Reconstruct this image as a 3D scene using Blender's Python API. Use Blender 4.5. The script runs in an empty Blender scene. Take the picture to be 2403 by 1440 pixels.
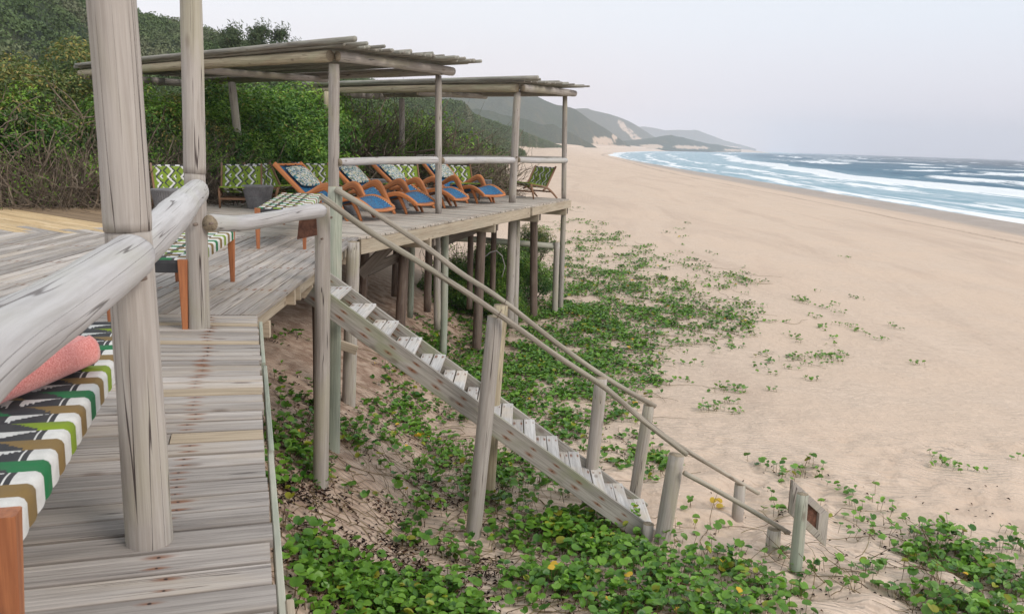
import bpy, math, random
import numpy as np
from mathutils import Vector, Matrix
random.seed(7); RNG = np.random.default_rng(11)
sc = bpy.context.scene
COL = sc.collection
# ------------------------------------------------------------------ camera
F, CX, CY = 2000.0, 1201.5, 720.0
ROLL = math.atan(.0327)
PITCH = math.atan((CY-334.0)*math.cos(ROLL)/F)
H = 1.4
FW = Vector((0, math.cos(PITCH), -math.sin(PITCH))); DN = Vector((0, -math.sin(PITCH), -math.cos(PITCH))); RT = Vector((1, 0, 0))
XA = RT*math.cos(ROLL) - DN*math.sin(ROLL); YA = RT*math.sin(ROLL) + DN*math.cos(ROLL)
cd = bpy.data.cameras.new('camera'); cam = bpy.data.objects.new('camera', cd); COL.objects.link(cam); sc.camera = cam
cd.sensor_width = 36; cd.lens = 36*F/2403; cd.clip_start = .05; cd.clip_end = 30000
XA2 = RT*math.cos(ROLL) - DN*math.sin(ROLL)
cam.matrix_world = Matrix(((XA2.x, -YA.x, -FW.x, 0), (XA2.y, -YA.y, -FW.y, 0), (XA2.z, -YA.z, -FW.z, H), (0, 0, 0, 1)))
cd.dof.use_dof = True; cd.dof.focus_distance = 9; cd.dof.aperture_fstop = 9
def _ray(x, y): return FW + XA2*((x-CX)/F) + YA*((y-CY)/F)
def at(x, y, Y): r = _ray(x, y); return Vector((0, 0, H)) + r*(Y/r.y)
def atz(x, y, z=0.): r = _ray(x, y); return Vector((0, 0, H)) + r*((z-H)/r.z)
# ------------------------------------------------------------------ world, sun
w = bpy.data.worlds.new('World'); sc.world = w; w.use_nodes = True
nt = w.node_tree; nt.nodes.clear()
N = nt.nodes.new; L = nt.links.new
sky = N('ShaderNodeTexSky'); sky.sky_type = 'NISHITA'; sky.sun_disc = False
SUN_EL, SUN_AZ = math.radians(38), math.radians(125)
sky.sun_elevation = SUN_EL; sky.sun_rotation = SUN_AZ; sky.dust_density = 5; sky.air_density = 1.2
b1 = N('ShaderNodeBackground'); b1.inputs[1].default_value = .1; L(sky.outputs[0], b1.inputs[0])
tc = N('ShaderNodeTexCoord'); sx = N('ShaderNodeSeparateXYZ'); L(tc.outputs['Generated'], sx.inputs[0])
cr = N('ShaderNodeValToRGB'); cr.color_ramp.elements[0].position = 0; cr.color_ramp.elements[0].color = (.69, .645, .705, 1)
cr.color_ramp.elements[1].position = 1; cr.color_ramp.elements[1].color = (.78, .86, .93, 1)
for p_, c_ in ((.05, (.75, .715, .765, 1)), (.13, (.735, .77, .835, 1)), (.25, (.72, .79, .855, 1)), (.5, (.74, .80, .85, 1))):
    e = cr.color_ramp.elements.new(p_); e.color = c_
L(sx.outputs[2], cr.inputs[0])
# sky is a little whiter inland (left), bluer over the sea (right): thin overcast
mx = N('ShaderNodeMix'); mx.data_type = 'RGBA'; mr = N('ShaderNodeMapRange'); L(sx.outputs[0], mr.inputs[0])
mr.inputs[1].default_value = -.5; mr.inputs[2].default_value = .5
L(mr.outputs[0], mx.inputs[0]); mx.inputs[7].default_value = (1, 1, 1, 1)
mul = N('ShaderNodeMix'); mul.data_type = 'RGBA'; mul.blend_type = 'MULTIPLY'; mul.inputs[0].default_value = 1
mx.inputs[6].default_value = (1.13, 1.08, 1.03, 1)
L(cr.outputs[0], mul.inputs[6]); L(mx.outputs[2], mul.inputs[7])
b2 = N('ShaderNodeBackground'); b2.inputs[1].default_value = 1.0; L(mul.outputs[2], b2.inputs[0])
ms = N('ShaderNodeMixShader'); ms.inputs[0].default_value = .93; L(b1.outputs[0], ms.inputs[1]); L(b2.outputs[0], ms.inputs[2])
wo = N('ShaderNodeOutputWorld'); L(ms.outputs[0], wo.inputs[0])
sd = bpy.data.lights.new('sun', 'SUN'); sd.energy = 1.5; sd.angle = math.radians(22); sd.color = (1, .91, .83)
so = bpy.data.objects.new('sun', sd); COL.objects.link(so)
sdir = Vector((math.sin(SUN_AZ)*math.cos(SUN_EL), math.cos(SUN_AZ)*math.cos(SUN_EL), math.sin(SUN_EL)))
so.rotation_euler = sdir.to_track_quat('Z', 'Y').to_euler(); so.location = (20, -20, 40)
sc.render.engine = 'CYCLES'
sc.view_settings.view_transform = 'Standard'; sc.view_settings.look = 'None'; sc.view_settings.exposure = 0.30; sc.view_settings.gamma = 1
sc.view_settings.use_curve_mapping = False
try: sc.cycles.volume_bounces = 1; sc.cycles.max_bounces = 6
except Exception: pass
# ------------------------------------------------------------------ helpers
def hsh(ix, iy, s):
    n = (ix*374761393 + iy*668265263 + s*1442695041) & 0xffffffff
    n = ((n ^ (n >> 13))*1274126177) & 0xffffffff
    return ((n ^ (n >> 16)) & 0xffff)/65535.0
def vnoise(x, y, s=0):
    x = np.asarray(x, float); y = np.asarray(y, float)
    ix = np.floor(x).astype(np.int64); iy = np.floor(y).astype(np.int64); fx = x-ix; fy = y-iy
    fx = fx*fx*(3-2*fx); fy = fy*fy*(3-2*fy)
    a = hsh(ix, iy, s); b = hsh(ix+1, iy, s); c = hsh(ix, iy+1, s); d = hsh(ix+1, iy+1, s)
    return (a*(1-fx)+b*fx)*(1-fy)+(c*(1-fx)+d*fx)*fy
def fbm(x, y, s=0, o=4):
    v = 0; a = .5
    for i in range(o): v = v+a*vnoise(x*2**i, y*2**i, s+i*17); a *= .5
    return v
def sstep(a, b, x): t = np.clip((x-a)/(b-a), 0, 1); return t*t*(3-2*t)
def tag(o, label=None, cat=None, group=None, kind=None):
    if label: o['label'] = label
    if cat: o['category'] = cat
    if group: o['group'] = group
    if kind: o['kind'] = kind
    return o
def empty(name, loc=(0, 0, 0), rz=0):
    o = bpy.data.objects.new(name, None); COL.objects.link(o); o.location = loc; o.rotation_euler = (0, 0, rz); o.empty_display_size = .2
    return o
def link(name, me, parent=None, loc=None):
    o = bpy.data.objects.new(name, me); COL.objects.link(o)
    if parent: o.parent = parent
    if loc is not None: o.location = loc
    return o
def mesh(name, V, Fc, mats, parent=None, smooth=False, mi=None, g=None, col=None, nail=None, uv=None):
    me = bpy.data.meshes.new(name)
    V = np.asarray(V, np.float32)
    if isinstance(Fc, np.ndarray):
        nf, k = Fc.shape
        me.vertices.add(len(V)); me.vertices.foreach_set('co', V.ravel())
        me.loops.add(nf*k); me.loops.foreach_set('vertex_index', Fc.astype(np.int32).ravel())
        me.polygons.add(nf); me.polygons.foreach_set('loop_start', np.arange(0, nf*k, k, dtype=np.int32))
        me.update(calc_edges=True)
    else: me.from_pydata(V.tolist(), [], Fc)
    for m in (mats if isinstance(mats, (list, tuple)) else [mats]): me.materials.append(m)
    if mi is not None: me.polygons.foreach_set('material_index', np.asarray(mi, np.int32))
    if smooth: me.polygons.foreach_set('use_smooth', np.ones(len(me.polygons), bool))
    if g is not None:
        a = me.attributes.new('gco', 'FLOAT_VECTOR', 'POINT'); a.data.foreach_set('vector', np.asarray(g, np.float32).ravel())
    if nail is not None:
        a = me.attributes.new('nail', 'FLOAT_VECTOR', 'POINT'); a.data.foreach_set('vector', np.asarray(nail, np.float32).ravel())
    if col is not None:
        dom = 'FACE' if len(col) == len(me.polygons) and len(col) != len(V) else 'POINT'
        a = me.attributes.new('col', 'FLOAT_VECTOR', dom); a.data.foreach_set('vector', np.asarray(col, np.float32).ravel())
    me.validate(verbose=False)
    return link(name, me, parent)
def copy_tree(o, parent=None):
    c = o.copy(); COL.objects.link(c)
    if parent: c.parent = parent
    for ch in [x for x in o.children]: copy_tree(ch, c)
    return c
# ------------------------------------------------------------------ materials
class NB:
    def __init__(s, name):
        s.m = bpy.data.materials.new(name); s.m.use_nodes = True; s.t = s.m.node_tree; s.t.nodes.clear()
        s.out = s.n('ShaderNodeOutputMaterial'); s.b = s.n('ShaderNodeBsdfPrincipled'); s.l(s.b.outputs[0], s.out.inputs[0])
    def n(s, t, **k):
        x = s.t.nodes.new(t)
        for a, v in k.items(): setattr(x, a, v)
        return x
    def l(s, a, b): s.t.links.new(a, b)
    def set(s, sock, v):
        if hasattr(v, 'links') or hasattr(v, 'is_linked'): s.l(v, sock)
        else: sock.default_value = v
    def attr(s, name): x = s.n('ShaderNodeAttribute'); x.attribute_name = name; return x.outputs['Vector']
    def math(s, op, a, b=0.0, clamp=False):
        x = s.n('ShaderNodeMath', operation=op, use_clamp=clamp); s.set(x.inputs[0], a); s.set(x.inputs[1], b); return x.outputs[0]
    def vmul(s, a, v): x = s.n('ShaderNodeVectorMath', operation='MULTIPLY'); s.set(x.inputs[0], a); s.set(x.inputs[1], v); return x.outputs[0]
    def noise(s, vec, scale, detail=4, rough=.55, dist=0.0):
        x = s.n('ShaderNodeTexNoise'); s.l(vec, x.inputs['Vector']); x.inputs['Scale'].default_value = scale; x.inputs['Detail'].default_value = detail
        x.inputs['Roughness'].default_value = rough; x.inputs['Distortion'].default_value = dist; return x.outputs[0]
    def ramp(s, f, a, b, lo=0.0, hi=1.0, smooth=True):
        x = s.n('ShaderNodeMapRange', interpolation_type='SMOOTHSTEP' if smooth else 'LINEAR'); s.l(f, x.inputs[0])
        for i, v in enumerate((a, b, lo, hi)): x.inputs[i+1].default_value = v
        return x.outputs[0]
    def mix(s, f, a, b, mode='MIX'):
        x = s.n('ShaderNodeMix', data_type='RGBA', blend_type=mode); s.set(x.inputs[0], f)
        s.set(x.inputs[6], (*a, 1) if isinstance(a, tuple) else a); s.set(x.inputs[7], (*b, 1) if isinstance(b, tuple) else b); return x.outputs[2]
    def rnd(s): return s.n('ShaderNodeObjectInfo').outputs['Random']
    def bump(s, h, strength, dist=.01):
        x = s.n('ShaderNodeBump'); s.l(h, x.inputs['Height']); x.inputs['Strength'].default_value = strength; x.inputs['Distance'].default_value = dist
        s.l(x.outputs[0], s.b.inputs['Normal']); return x
    def fin(s, col, rough=.8, spec=.3):
        s.set(s.b.inputs['Base Color'], (*col, 1) if isinstance(col, tuple) else col); s.set(s.b.inputs['Roughness'], rough)
        s.b.inputs['Specular IOR Level'].default_value = spec; return s.m
def wood(name, light, dark, tint=None, tint_amt=.5, crack=.6, var=.16, groove=0, nails=None, grain=1.0, rough=.78, spec=.25, knots=.5):
    s = NB(name); g = s.attr('gco')
    n1 = s.noise(s.vmul(g, (55*grain, 55*grain, 2.2)), 1, 5, .6, .3)
    n2 = s.noise(s.vmul(g, (9, 9, .9)), 1, 3, .5, .4)
    n3 = s.noise(s.vmul(g, (160, 160, 5)), 1, 2)
    f = s.math('ADD', s.math('MULTIPLY', n1, .6), s.math('MULTIPLY', n2, .4))
    c = s.mix(s.ramp(f, .34, .66), dark, light); wp = s.noise(s.vmul(g, (14, 14, 5)), 1, 4, .65); c = s.mix(s.ramp(wp, .5, .75, 0, .22), c, tuple(x*.55 for x in light))
    if tint:
        n4 = s.noise(s.vmul(g, (3.5, 3.5, 1.1)), 1, 3, .6, .5)
        c = s.mix(s.math('MULTIPLY', s.ramp(n4, .45, .68), tint_amt), c, tint)
    # knots
    vo = s.n('ShaderNodeTexVoronoi'); s.l(s.vmul(g, (5, 5, 2.3)), vo.inputs['Vector']); vo.inputs['Scale'].default_value = 1
    kn = s.ramp(vo.outputs['Distance'], .05, .16, knots, 0)
    c = s.mix(kn, c, (.10, .06, .04))
    # cracks running along the grain
    n5 = s.noise(s.vmul(g, (24, 24, .45)), 1, 1.5, .4, .1)
    ck = s.math('ABSOLUTE', s.math('SUBTRACT', n5, .5)); ck = s.ramp(ck, .002, .010, crack, 0)
    n6 = s.noise(s.vmul(g, (6, 6, .8)), 1.7, 2); ck = s.math('MULTIPLY', ck, s.ramp(n6, .42, .50))
    c = s.mix(ck, c, (.07, .055, .05))
    r = s.rnd(); k = s.ramp(r, 0, 1, 1-var, 1+var, False)
    cc = s.n('ShaderNodeVectorMath', operation='SCALE'); s.l(c, cc.inputs[0]); s.l(k, cc.inputs['Scale']); c = cc.outputs[0]
    h = s.math('SUBTRACT', s.math('ADD', s.math('MULTIPLY', n1, .5), s.math('MULTIPLY', n3, .35)), s.math('MULTIPLY', ck, 1.2))
    if groove:
        sp = s.n('ShaderNodeSeparateXYZ'); s.l(s.attr('nail'), sp.inputs[0])
        gr = s.math('PINGPONG', s.math('MULTIPLY', sp.outputs[1], 90), 1); h = s.math('ADD', h, s.math('MULTIPLY', gr, groove))
        c = s.mix(s.math('MULTIPLY', s.ramp(gr, .25, .0), .28), c, (.12, .11, .10))
    if nails:
        sp2 = s.n('ShaderNodeSeparateXYZ'); s.l(s.attr('nail'), sp2.inputs[0]); sp_, off = nails
        fr = s.math('FRACT', s.math('ADD', s.math('DIVIDE', s.math('SUBTRACT', sp2.outputs[0], off), sp_), .5))
        da = s.math('ADD', s.math('MULTIPLY', s.math('SUBTRACT', fr, .5), sp_), s.math('MULTIPLY', s.math('SUBTRACT', s.math('FRACT', s.math('MULTIPLY', sp2.outputs[2], 3.7)), .5), .045))
        for vv, sz in ((-.035, 1.0), (.04, .75)):
            dv = s.math('SUBTRACT', sp2.outputs[1], vv)
            sz = sz; d2 = s.math('SQRT', s.math('ADD', s.math('POWER', s.math('DIVIDE', da, .050*sz), 2), s.math('POWER', s.math('DIVIDE', dv, .014*sz), 2)))
            d2 = s.math('ADD', d2, s.math('ADD', s.math('MULTIPLY', s.math('SUBTRACT', n1, .5), 1.6), s.math('MULTIPLY', s.math('FRACT', s.math('MULTIPLY', sp2.outputs[2], 7.3)), .7)))
            c = s.mix(s.ramp(d2, .4, 1.8, .85, 0), c, (.20, .075, .03))
            d3 = s.math('SQRT', s.math('ADD', s.math('POWER', da, 2), s.math('POWER', dv, 2)))
            c = s.mix(s.ramp(d3, .005*sz, .008*sz, .95, 0), c, (.03, .018, .015))
    s.bump(h, .55, .006)
    return s.fin(c, rough, spec)
M = {}
M['deck'] = wood('weathered_deck_board', (.47, .425, .39), (.27, .24, .22), (.42, .34, .25), .4, .7, .26, .25, (1.35, -.345))
M['deck_far'] = wood('weathered_sun_deck_board', (.52, .47, .41), (.31, .275, .24), (.42, .34, .27), .4, .4, .2, 0, (1.0, .2))
M['deck_new'] = wood('new_pine_deck_board', (.62, .46, .26), (.44, .30, .16), (.66, .52, .34), .5, .2, .12, .2)
M['deck_brown'] = wood('brown_deck_board', (.33, .23, .14), (.19, .13, .08), None, 0, .3, .15, .2)
M['deck_tan'] = wood('tan_replaced_board', (.46, .37, .27), (.29, .23, .16), None, 0, .3, .1, .2)
M['log'] = wood('weathered_grey_log', (.45, .41, .375), (.31, .275, .245), (.36, .34, .22), .45, 1.0, .08, knots=.35)
M['log_pale'] = wood('pale_bleached_log', (.52, .505, .505), (.39, .37, .365), (.43, .42, .35), .4, .75, .05, knots=.7)
M['log_beam'] = wood('golden_weathered_beam', (.52, .45, .32), (.28, .225, .155), (.40, .39, .26), .5, .7, .06)
M['log_green'] = wood('green_treated_post', (.38, .41, .33), (.25, .275, .225), (.46, .43, .36), .6, .7, .08)
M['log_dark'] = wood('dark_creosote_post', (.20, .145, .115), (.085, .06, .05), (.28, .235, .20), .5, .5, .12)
M['log_rail'] = wood('thin_brown_rail_pole', (.42, .375, .31), (.22, .185, .15), (.34, .33, .25), .4, .8, .08)
M['lath'] = wood('roof_lath_pole', (.38, .36, .31), (.17, .155, .135), (.33, .35, .30), .4, .5, .25)
M['timber'] = wood('sawn_timber_beam', (.50, .42, .32), (.33, .27, .20), (.42, .38, .30), .4, .3, .1)
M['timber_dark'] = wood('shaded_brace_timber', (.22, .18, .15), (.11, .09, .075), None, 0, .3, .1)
M['stringer'] = wood('lichen_grey_stringer', (.42, .39, .35), (.24, .22, .195), (.21, .24, .11), .55, .6, .05, nails=(.30, .1))
M['tread'] = wood('bleached_stair_tread', (.62, .60, .58), (.40, .38, .365), (.56, .46, .34), .5, .4, .1, nails=(.62, .04))
M['end'] = wood('cut_log_end', (.34, .28, .20), (.20, .16, .11), None, 0, .8, .05)
M['teak'] = wood('orange_oiled_hardwood', (.58, .22, .075), (.36, .115, .035), None, 0, .05, .1, rough=.5, spec=.4, knots=.15)
M['teak_leg'] = wood('bench_leg_hardwood', (.42, .16, .065), (.25, .085, .035), None, 0, .05, .05, rough=.5, spec=.4, knots=.2)
M['chair_wood'] = wood('brown_chair_hardwood', (.30, .17, .10), (.17, .09, .055), (.28, .24, .2), .3, .1, .1, knots=.1)
def colmat(name, rough=.75, spec=.2, fine=900, bs=.3, sheen=0):
    s = NB(name); g = s.attr('gco'); n = s.noise(g, fine, 2); n2 = s.noise(g, 14, 3)
    c = s.mix(s.ramp(n2, .3, .7, .0, .22), s.attr('col'), (.12, .12, .11)); c = s.mix(s.ramp(n, .3, .7, .0, .25), c, (.08, .08, .08))
    s.bump(n, bs, .002); s.b.inputs['Sheen Weight'].default_value = sheen; return s.fin(c, rough, spec)
M['weave'] = colmat('woven_strap_fabric'); M['net'] = colmat('blue_cord_net', .6, .3); M['pillow'] = colmat('printed_cushion_fabric', .9, .1)
def leafmat(name, c1, c2, c3=None, rough=.45, trans=.25, spec=.4):
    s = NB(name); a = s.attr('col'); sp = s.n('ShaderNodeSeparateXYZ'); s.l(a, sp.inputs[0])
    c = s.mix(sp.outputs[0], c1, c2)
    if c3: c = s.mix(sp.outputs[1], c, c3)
    s.fin(c, rough, spec)
    tr = s.n('ShaderNodeBsdfTranslucent'); s.l(c, tr.inputs[0]); mxs = s.n('ShaderNodeMixShader'); mxs.inputs[0].default_value = trans
    s.l(s.b.outputs[0], mxs.inputs[1]); s.l(tr.outputs[0], mxs.inputs[2]); s.l(mxs.outputs[0], s.out.inputs[0]); return s.m
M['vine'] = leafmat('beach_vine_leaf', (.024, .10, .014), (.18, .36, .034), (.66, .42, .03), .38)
M['bush'] = leafmat('glossy_shrub_leaf', (.04, .13, .02), (.28, .48, .05), (.30, .27, .06))
M['bush_olive'] = leafmat('olive_shrub_leaf', (.05, .095, .025), (.22, .27, .06), (.40, .30, .08))
M['scrub'] = leafmat('hillside_scrub_leaf', (.06, .095, .045), (.15, .21, .085), (.23, .22, .15), .7, .1, .1)
M['needle'] = leafmat('casuarina_needle', (.06, .095, .05), (.13, .17, .08), None, .7, .1, .1)
s = NB('dry_twig_bark'); s.fin(s.mix(s.ramp(s.noise(s.attr('gco'), 6), .3, .7), (.060, .045, .035), (.25, .20, .15)), .9, .1); M['twig'] = s.m
s = NB('vine_runner_stem'); s.fin(s.mix(s.ramp(s.noise(s.attr('gco'), 9), .3, .7), (.08, .04, .03), (.24, .19, .08)), .8, .1); M['stem'] = s.m
s = NB('dead_leaf_litter'); s.fin(s.attr('col'), .9, .1); M['litter'] = s.m
s = NB('grey_ribbed_concrete'); o_ = s.n('ShaderNodeTexCoord'); n = s.noise(o_.outputs['Object'], 40, 5); n2 = s.noise(o_.outputs['Object'], 6, 3)
s.bump(n, .2, .003); s.fin(s.mix(s.ramp(s.math('ADD', s.math('MULTIPLY', n, .4), s.math('MULTIPLY', n2, .6)), .35, .65), (.13, .125, .13), (.21, .205, .21)), .8, .3); M['concrete'] = s.m
s = NB('pink_terry_towel'); o_ = s.n('ShaderNodeTexCoord'); n = s.noise(o_.outputs['Object'], 160, 3, .7); n2 = s.noise(o_.outputs['Object'], 25, 3)
s.bump(s.math('ADD', n, n2), .7, .005); s.b.inputs['Sheen Weight'].default_value = .4; s.fin(s.mix(s.ramp(n, .35, .65), (.74, .20, .18), (.93, .40, .35)), .95, .05); M['towel'] = s.m
s = NB('rusted_steel_sheet'); o_ = s.n('ShaderNodeTexCoord'); n = s.noise(o_.outputs['Object'], 14, 6, .7)
s.bump(n, .3, .003); s.fin(s.mix(s.ramp(n, .35, .65), (.085, .04, .028), (.18, .085, .055)), .85, .2); M['rust'] = s.m
s = NB('iron_bolt'); s.fin((.04, .03, .028), .6, .4); M['bolt'] = s.m
s = NB('black_board_edge'); s.fin((.03, .03, .035), .6, .3); M['black'] = s.m
# sand
s = NB('beach_sand'); geo = s.n('ShaderNodeNewGeometry'); P = geo.outputs['Position']; a = s.attr('col'); sp = s.n('ShaderNodeSeparateXYZ'); s.l(a, sp.inputs[0])
nb = s.noise(P, .35, 5, .6); nf = s.noise(P, 300, 2); nm = s.noise(P, 5, 4, .6)
base = s.mix(s.ramp(nb, .35, .65), (.595, .465, .365), (.665, .530, .425))
base = s.mix(s.ramp(nf, .25, .75, 0, .12), base, (.38, .25, .17))
base = s.mix(s.math('MULTIPLY', s.ramp(nm, .35, .65, .35, .9), sp.outputs[2]), base, (.24, .15, .105))  # brown dirt and painted shade under the deck
ns = s.noise(s.vmul(P, (.28, .05, 0)), 1, 5, .65, 1.0); base = s.mix(s.ramp(ns, .46, .66, 0, .5), base, (.50, .38, .30))
base = s.mix(sp.outputs[0], base, (.37, .30, .25))          # damp sand
base = s.mix(s.math('MULTIPLY', sp.outputs[1], s.ramp(nm, .4, .6)), base, (.20, .14, .10))   # tide wrack
wv = s.n('ShaderNodeTexWave'); wv.wave_type = 'BANDS'; wv.bands_direction = 'Y'
mp = s.n('ShaderNodeMapping'); mp.inputs['Rotation'].default_value = (0, 0, .32); s.l(P, mp.inputs[0]); s.l(mp.outputs[0], wv.inputs[0])
wv.inputs['Scale'].default_value = 3.1; wv.inputs['Distortion'].default_value = 5.5; wv.inputs['Detail'].default_value = 2.5; wv.inputs['Detail Scale'].default_value = .9
hh = s.math('ADD', s.math('MULTIPLY', s.math('MULTIPLY', wv.outputs[1], s.ramp(nb, .3, .6)), .22), s.math('ADD', s.math('MULTIPLY', nm, .4), s.math('MULTIPLY', nf, .02)))
s.bump(hh, .9, .14)
rg = s.ramp(sp.outputs[0], 0, 1, .95, .45); s.fin(base, rg, .2); M['sand'] = s.m
# hills
s = NB('dune_hill_vegetation'); geo = s.n('ShaderNodeNewGeometry'); P = geo.outputs['Position']; a = s.attr('col'); sp = s.n('ShaderNodeSeparateXYZ'); s.l(a, sp.inputs[0])
n1 = s.noise(P, .045, 6, .7); n2 = s.noise(P, .5, 5, .7); n3 = s.noise(P, .012, 4, .6)
c = s.mix(s.ramp(n2, .35, .65), (.028, .040, .032), (.070, .092, .058)); c = s.mix(s.ramp(n1, .5, .66, 0, .7), c, (.10, .095, .055))
c = s.mix(s.ramp(n3, .5, .6, 0, .5), c, (.035, .06, .03))
sm = s.ramp(s.math('ADD', sp.outputs[0], s.math('MULTIPLY', s.math('SUBTRACT', n1, .5), 1.1)), .42, .58)
c = s.mix(sm, c, (.55, .42, .32)); s.bump(s.math('ADD', n2, n1), .9, 1.2); s.fin(c, .95, .05); M['hill'] = s.m
# sea
s = NB('sea_water'); geo = s.n('ShaderNodeNewGeometry'); P = geo.outputs['Position']; a = s.attr('col'); sp = s.n('ShaderNodeSeparateXYZ'); s.l(a, sp.inputs[0])
g = s.attr('gco'); nA = s.noise(s.vmul(g, (.10, .025, 0)), 1, 7, .68, .6); nB = s.noise(s.vmul(g, (.42, .05, 0)), 1, 5, .65); nC = s.noise(s.vmul(g, (1.6, .6, 0)), 1, 4, .6)
fo = s.math('ADD', sp.outputs[0], s.math('MULTIPLY', s.math('SUBTRACT', s.math('ADD', s.math('MULTIPLY', nA, .45), s.math('MULTIPLY', nB, .55)), .5), 2.6))
fo = s.ramp(fo, .44, .74)
deep = s.mix(s.ramp(nA, .3, .7), (.010, .078, .145), (.025, .130, .205)); deep = s.mix(sp.outputs[1], deep, (.004, .026, .055))
milky = s.mix(s.ramp(nB, .35, .65), (.17, .31, .38), (.36, .46, .52)); wc = s.mix(sp.outputs[2], deep, milky)
c = s.mix(fo, wc, (.80, .82, .84))
s.bump(s.math('ADD', s.math('MULTIPLY', nC, .4), nB), .6, .35); s.b.inputs['IOR'].default_value = 1.33
s.fin(c, s.ramp(fo, 0, 1, .45, .8), .16); M['sea'] = s.m
# ------------------------------------------------------------------ terrain
def W(y):
    y = np.asarray(y, float); q = np.where(y < 150, 50, 50+1.25e-4*(np.clip(y, 150, 2500)-150)**2)
    return q+np.where(y > 2500, (y-2500)*.27, 0)
def Z(x, y):
    x = np.asarray(x, float); y = np.asarray(y, float)
    xe = x-(W(y)-50)
    far = sstep(150, 900, y); xe = xe*(1+far*.4)+0
    base = np.interp(y, [-10, 2, 5, 8, 12, 18, 25, 45, 90, 600], [-2.25, -2.3, -2.42, -2.60, -2.78, -3.0, -2.95, -2.6, -2.2, -1.6])
    toe = np.interp(y, [0, 10, 20, 30, 150, 600], [-1.0, -1.1, -1.2, -2.5, -4., -6.])
    t = sstep(4, 50, xe)
    z = base*(1-t)+(-5.1)*t
    z = z+.30*np.exp(-((xe-26-3*np.sin(y*.02))/7.0)**2)*sstep(20, 50, y)
    d = np.clip(toe-xe, 0, None)
    z = z+np.where(d > 0, 2.3*(1-np.exp(-d*.30))+.05*np.clip(d-6, 0, 40), 0)
    z = z-.05*np.clip(xe-50, 0, 60)
    am = sstep(38, 15, xe)
    z = z+am*(.30*(fbm(x*.16, y*.16, 3, 3)-.44)+.09*(fbm(x*.9, y*.9, 5, 3)-.44))
    ft = sstep(7.5, 4.5, abs(x-6))*sstep(2, 5, y)*sstep(16, 9, y)+.45*sstep(3.2, 1.5, abs(x-3.0))*sstep(4, 6, y)*sstep(14, 9, y)
    z = z+ft*.22*(fbm(x*2.1, y*3.4, 8, 2)-.4)
    return z
def onsand(px, py):
    r = _ray(px, py); t = 4.0
    for _ in range(400):
        p = Vector((0, 0, H))+r*t; h = p.z-float(Z(p.x, p.y))
        if h < .004: break
        t += max(h*1.2, .01)
    return p
def graded(lo, hi, a, b, st, gr):
    c = list(np.arange(a, b, st)); x = b; d = st
    while x < hi: c.append(x); d *= gr; x += d
    x = a-st; d = st; l = []
    while x > lo: l.append(x); d *= gr; x -= d
    return np.array(l[::-1]+c)
xs = graded(-300, 1900, -3, 12, .075, 1.035); ys = graded(-60, 5200, 3, 20, .08, 1.028)
X, Y = np.meshgrid(xs, ys); XX = X+(W(Y)-50)
ZZ = Z(XX, Y); xe = X
# footprints trodden into the sand round the stair foot and along the beach
fr_ = np.random.default_rng(5)
def dent(cx_, cy_, a_, L_, W_, dp_):
    i0, i1 = np.searchsorted(xs, [cx_-.5, cx_+.5]); j0, j1 = np.searchsorted(ys, [cy_-.5, cy_+.5])
    dx, dy = X[j0:j1, i0:i1]-cx_, Y[j0:j1, i0:i1]-cy_; u_ = (dx*math.cos(a_)+dy*math.sin(a_))/L_; v_ = (-dx*math.sin(a_)+dy*math.cos(a_))/W_; q = u_**2+v_**2
    ZZ[j0:j1, i0:i1] += dp_*(-np.exp(-q**2)+.45*np.exp(-((np.sqrt(q)-1.35)/.3)**2))
for (x_, y_, a_, n_) in ((2.4, 8.2, .1, 16), (2.6, 8.9, .5, 14), (2.2, 9.3, .9, 16), (3.0, 7.2, -.3, 12), (3.6, 8.2, 1.4, 12), (5.5, 6.5, 1.9, 12), (6.5, 9, .3, 12), (4.2, 10.5, .15, 14), (7, 5.5, .8, 14), (5, 12, .0, 12)):
    for k_ in range(n_):
        sd2 = .11*(-1)**k_; dent(x_-math.sin(a_)*sd2, y_+math.cos(a_)*sd2, a_+fr_.normal(0, .2), .15, .075, fr_.uniform(.02, .045))
        a_ += fr_.normal(0, .12); x_ += math.cos(a_)*.42; y_ += math.sin(a_)*.42
for k_ in range(90): dent(fr_.uniform(2, 6.5), fr_.uniform(6, 10), fr_.uniform(0, 3), fr_.uniform(.14, .3), fr_.uniform(.08, .16), fr_.uniform(.01, .04))
nx, ny = len(xs), len(ys); idx = np.arange(nx*ny).reshape(ny, nx)
Fq = np.stack([idx[:-1, :-1], idx[:-1, 1:], idx[1:, 1:], idx[1:, :-1]], -1).reshape(-1, 4)
damp = sstep(41.5, 45, xe+1.5*(fbm(Y*.03, X*0, 4)-.5)*2)
wr = np.exp(-((xe-36.5+3*np.sin(Y*.013)+2*(vnoise(Y*.12, X*0, 3)-.5))/.8)**2)
dirt_shade = sstep(.2, -2.6, xe-.10*np.clip(Y-9, 0, 9))*sstep(24, 19, Y)  # brown debris, with the under-deck shade painted into the sand colour
keep = X.ravel()[Fq[:, 0]] < 110
sand = mesh('sand_beach', np.stack([XX, Y, ZZ], -1).reshape(-1, 3), Fq[keep], M['sand'], smooth=True, col=np.stack([damp, wr, dirt_shade], -1).reshape(-1, 3))
tag(sand, 'pale rippled beach sand sloping from the dune to the surf', kind='structure')
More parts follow.
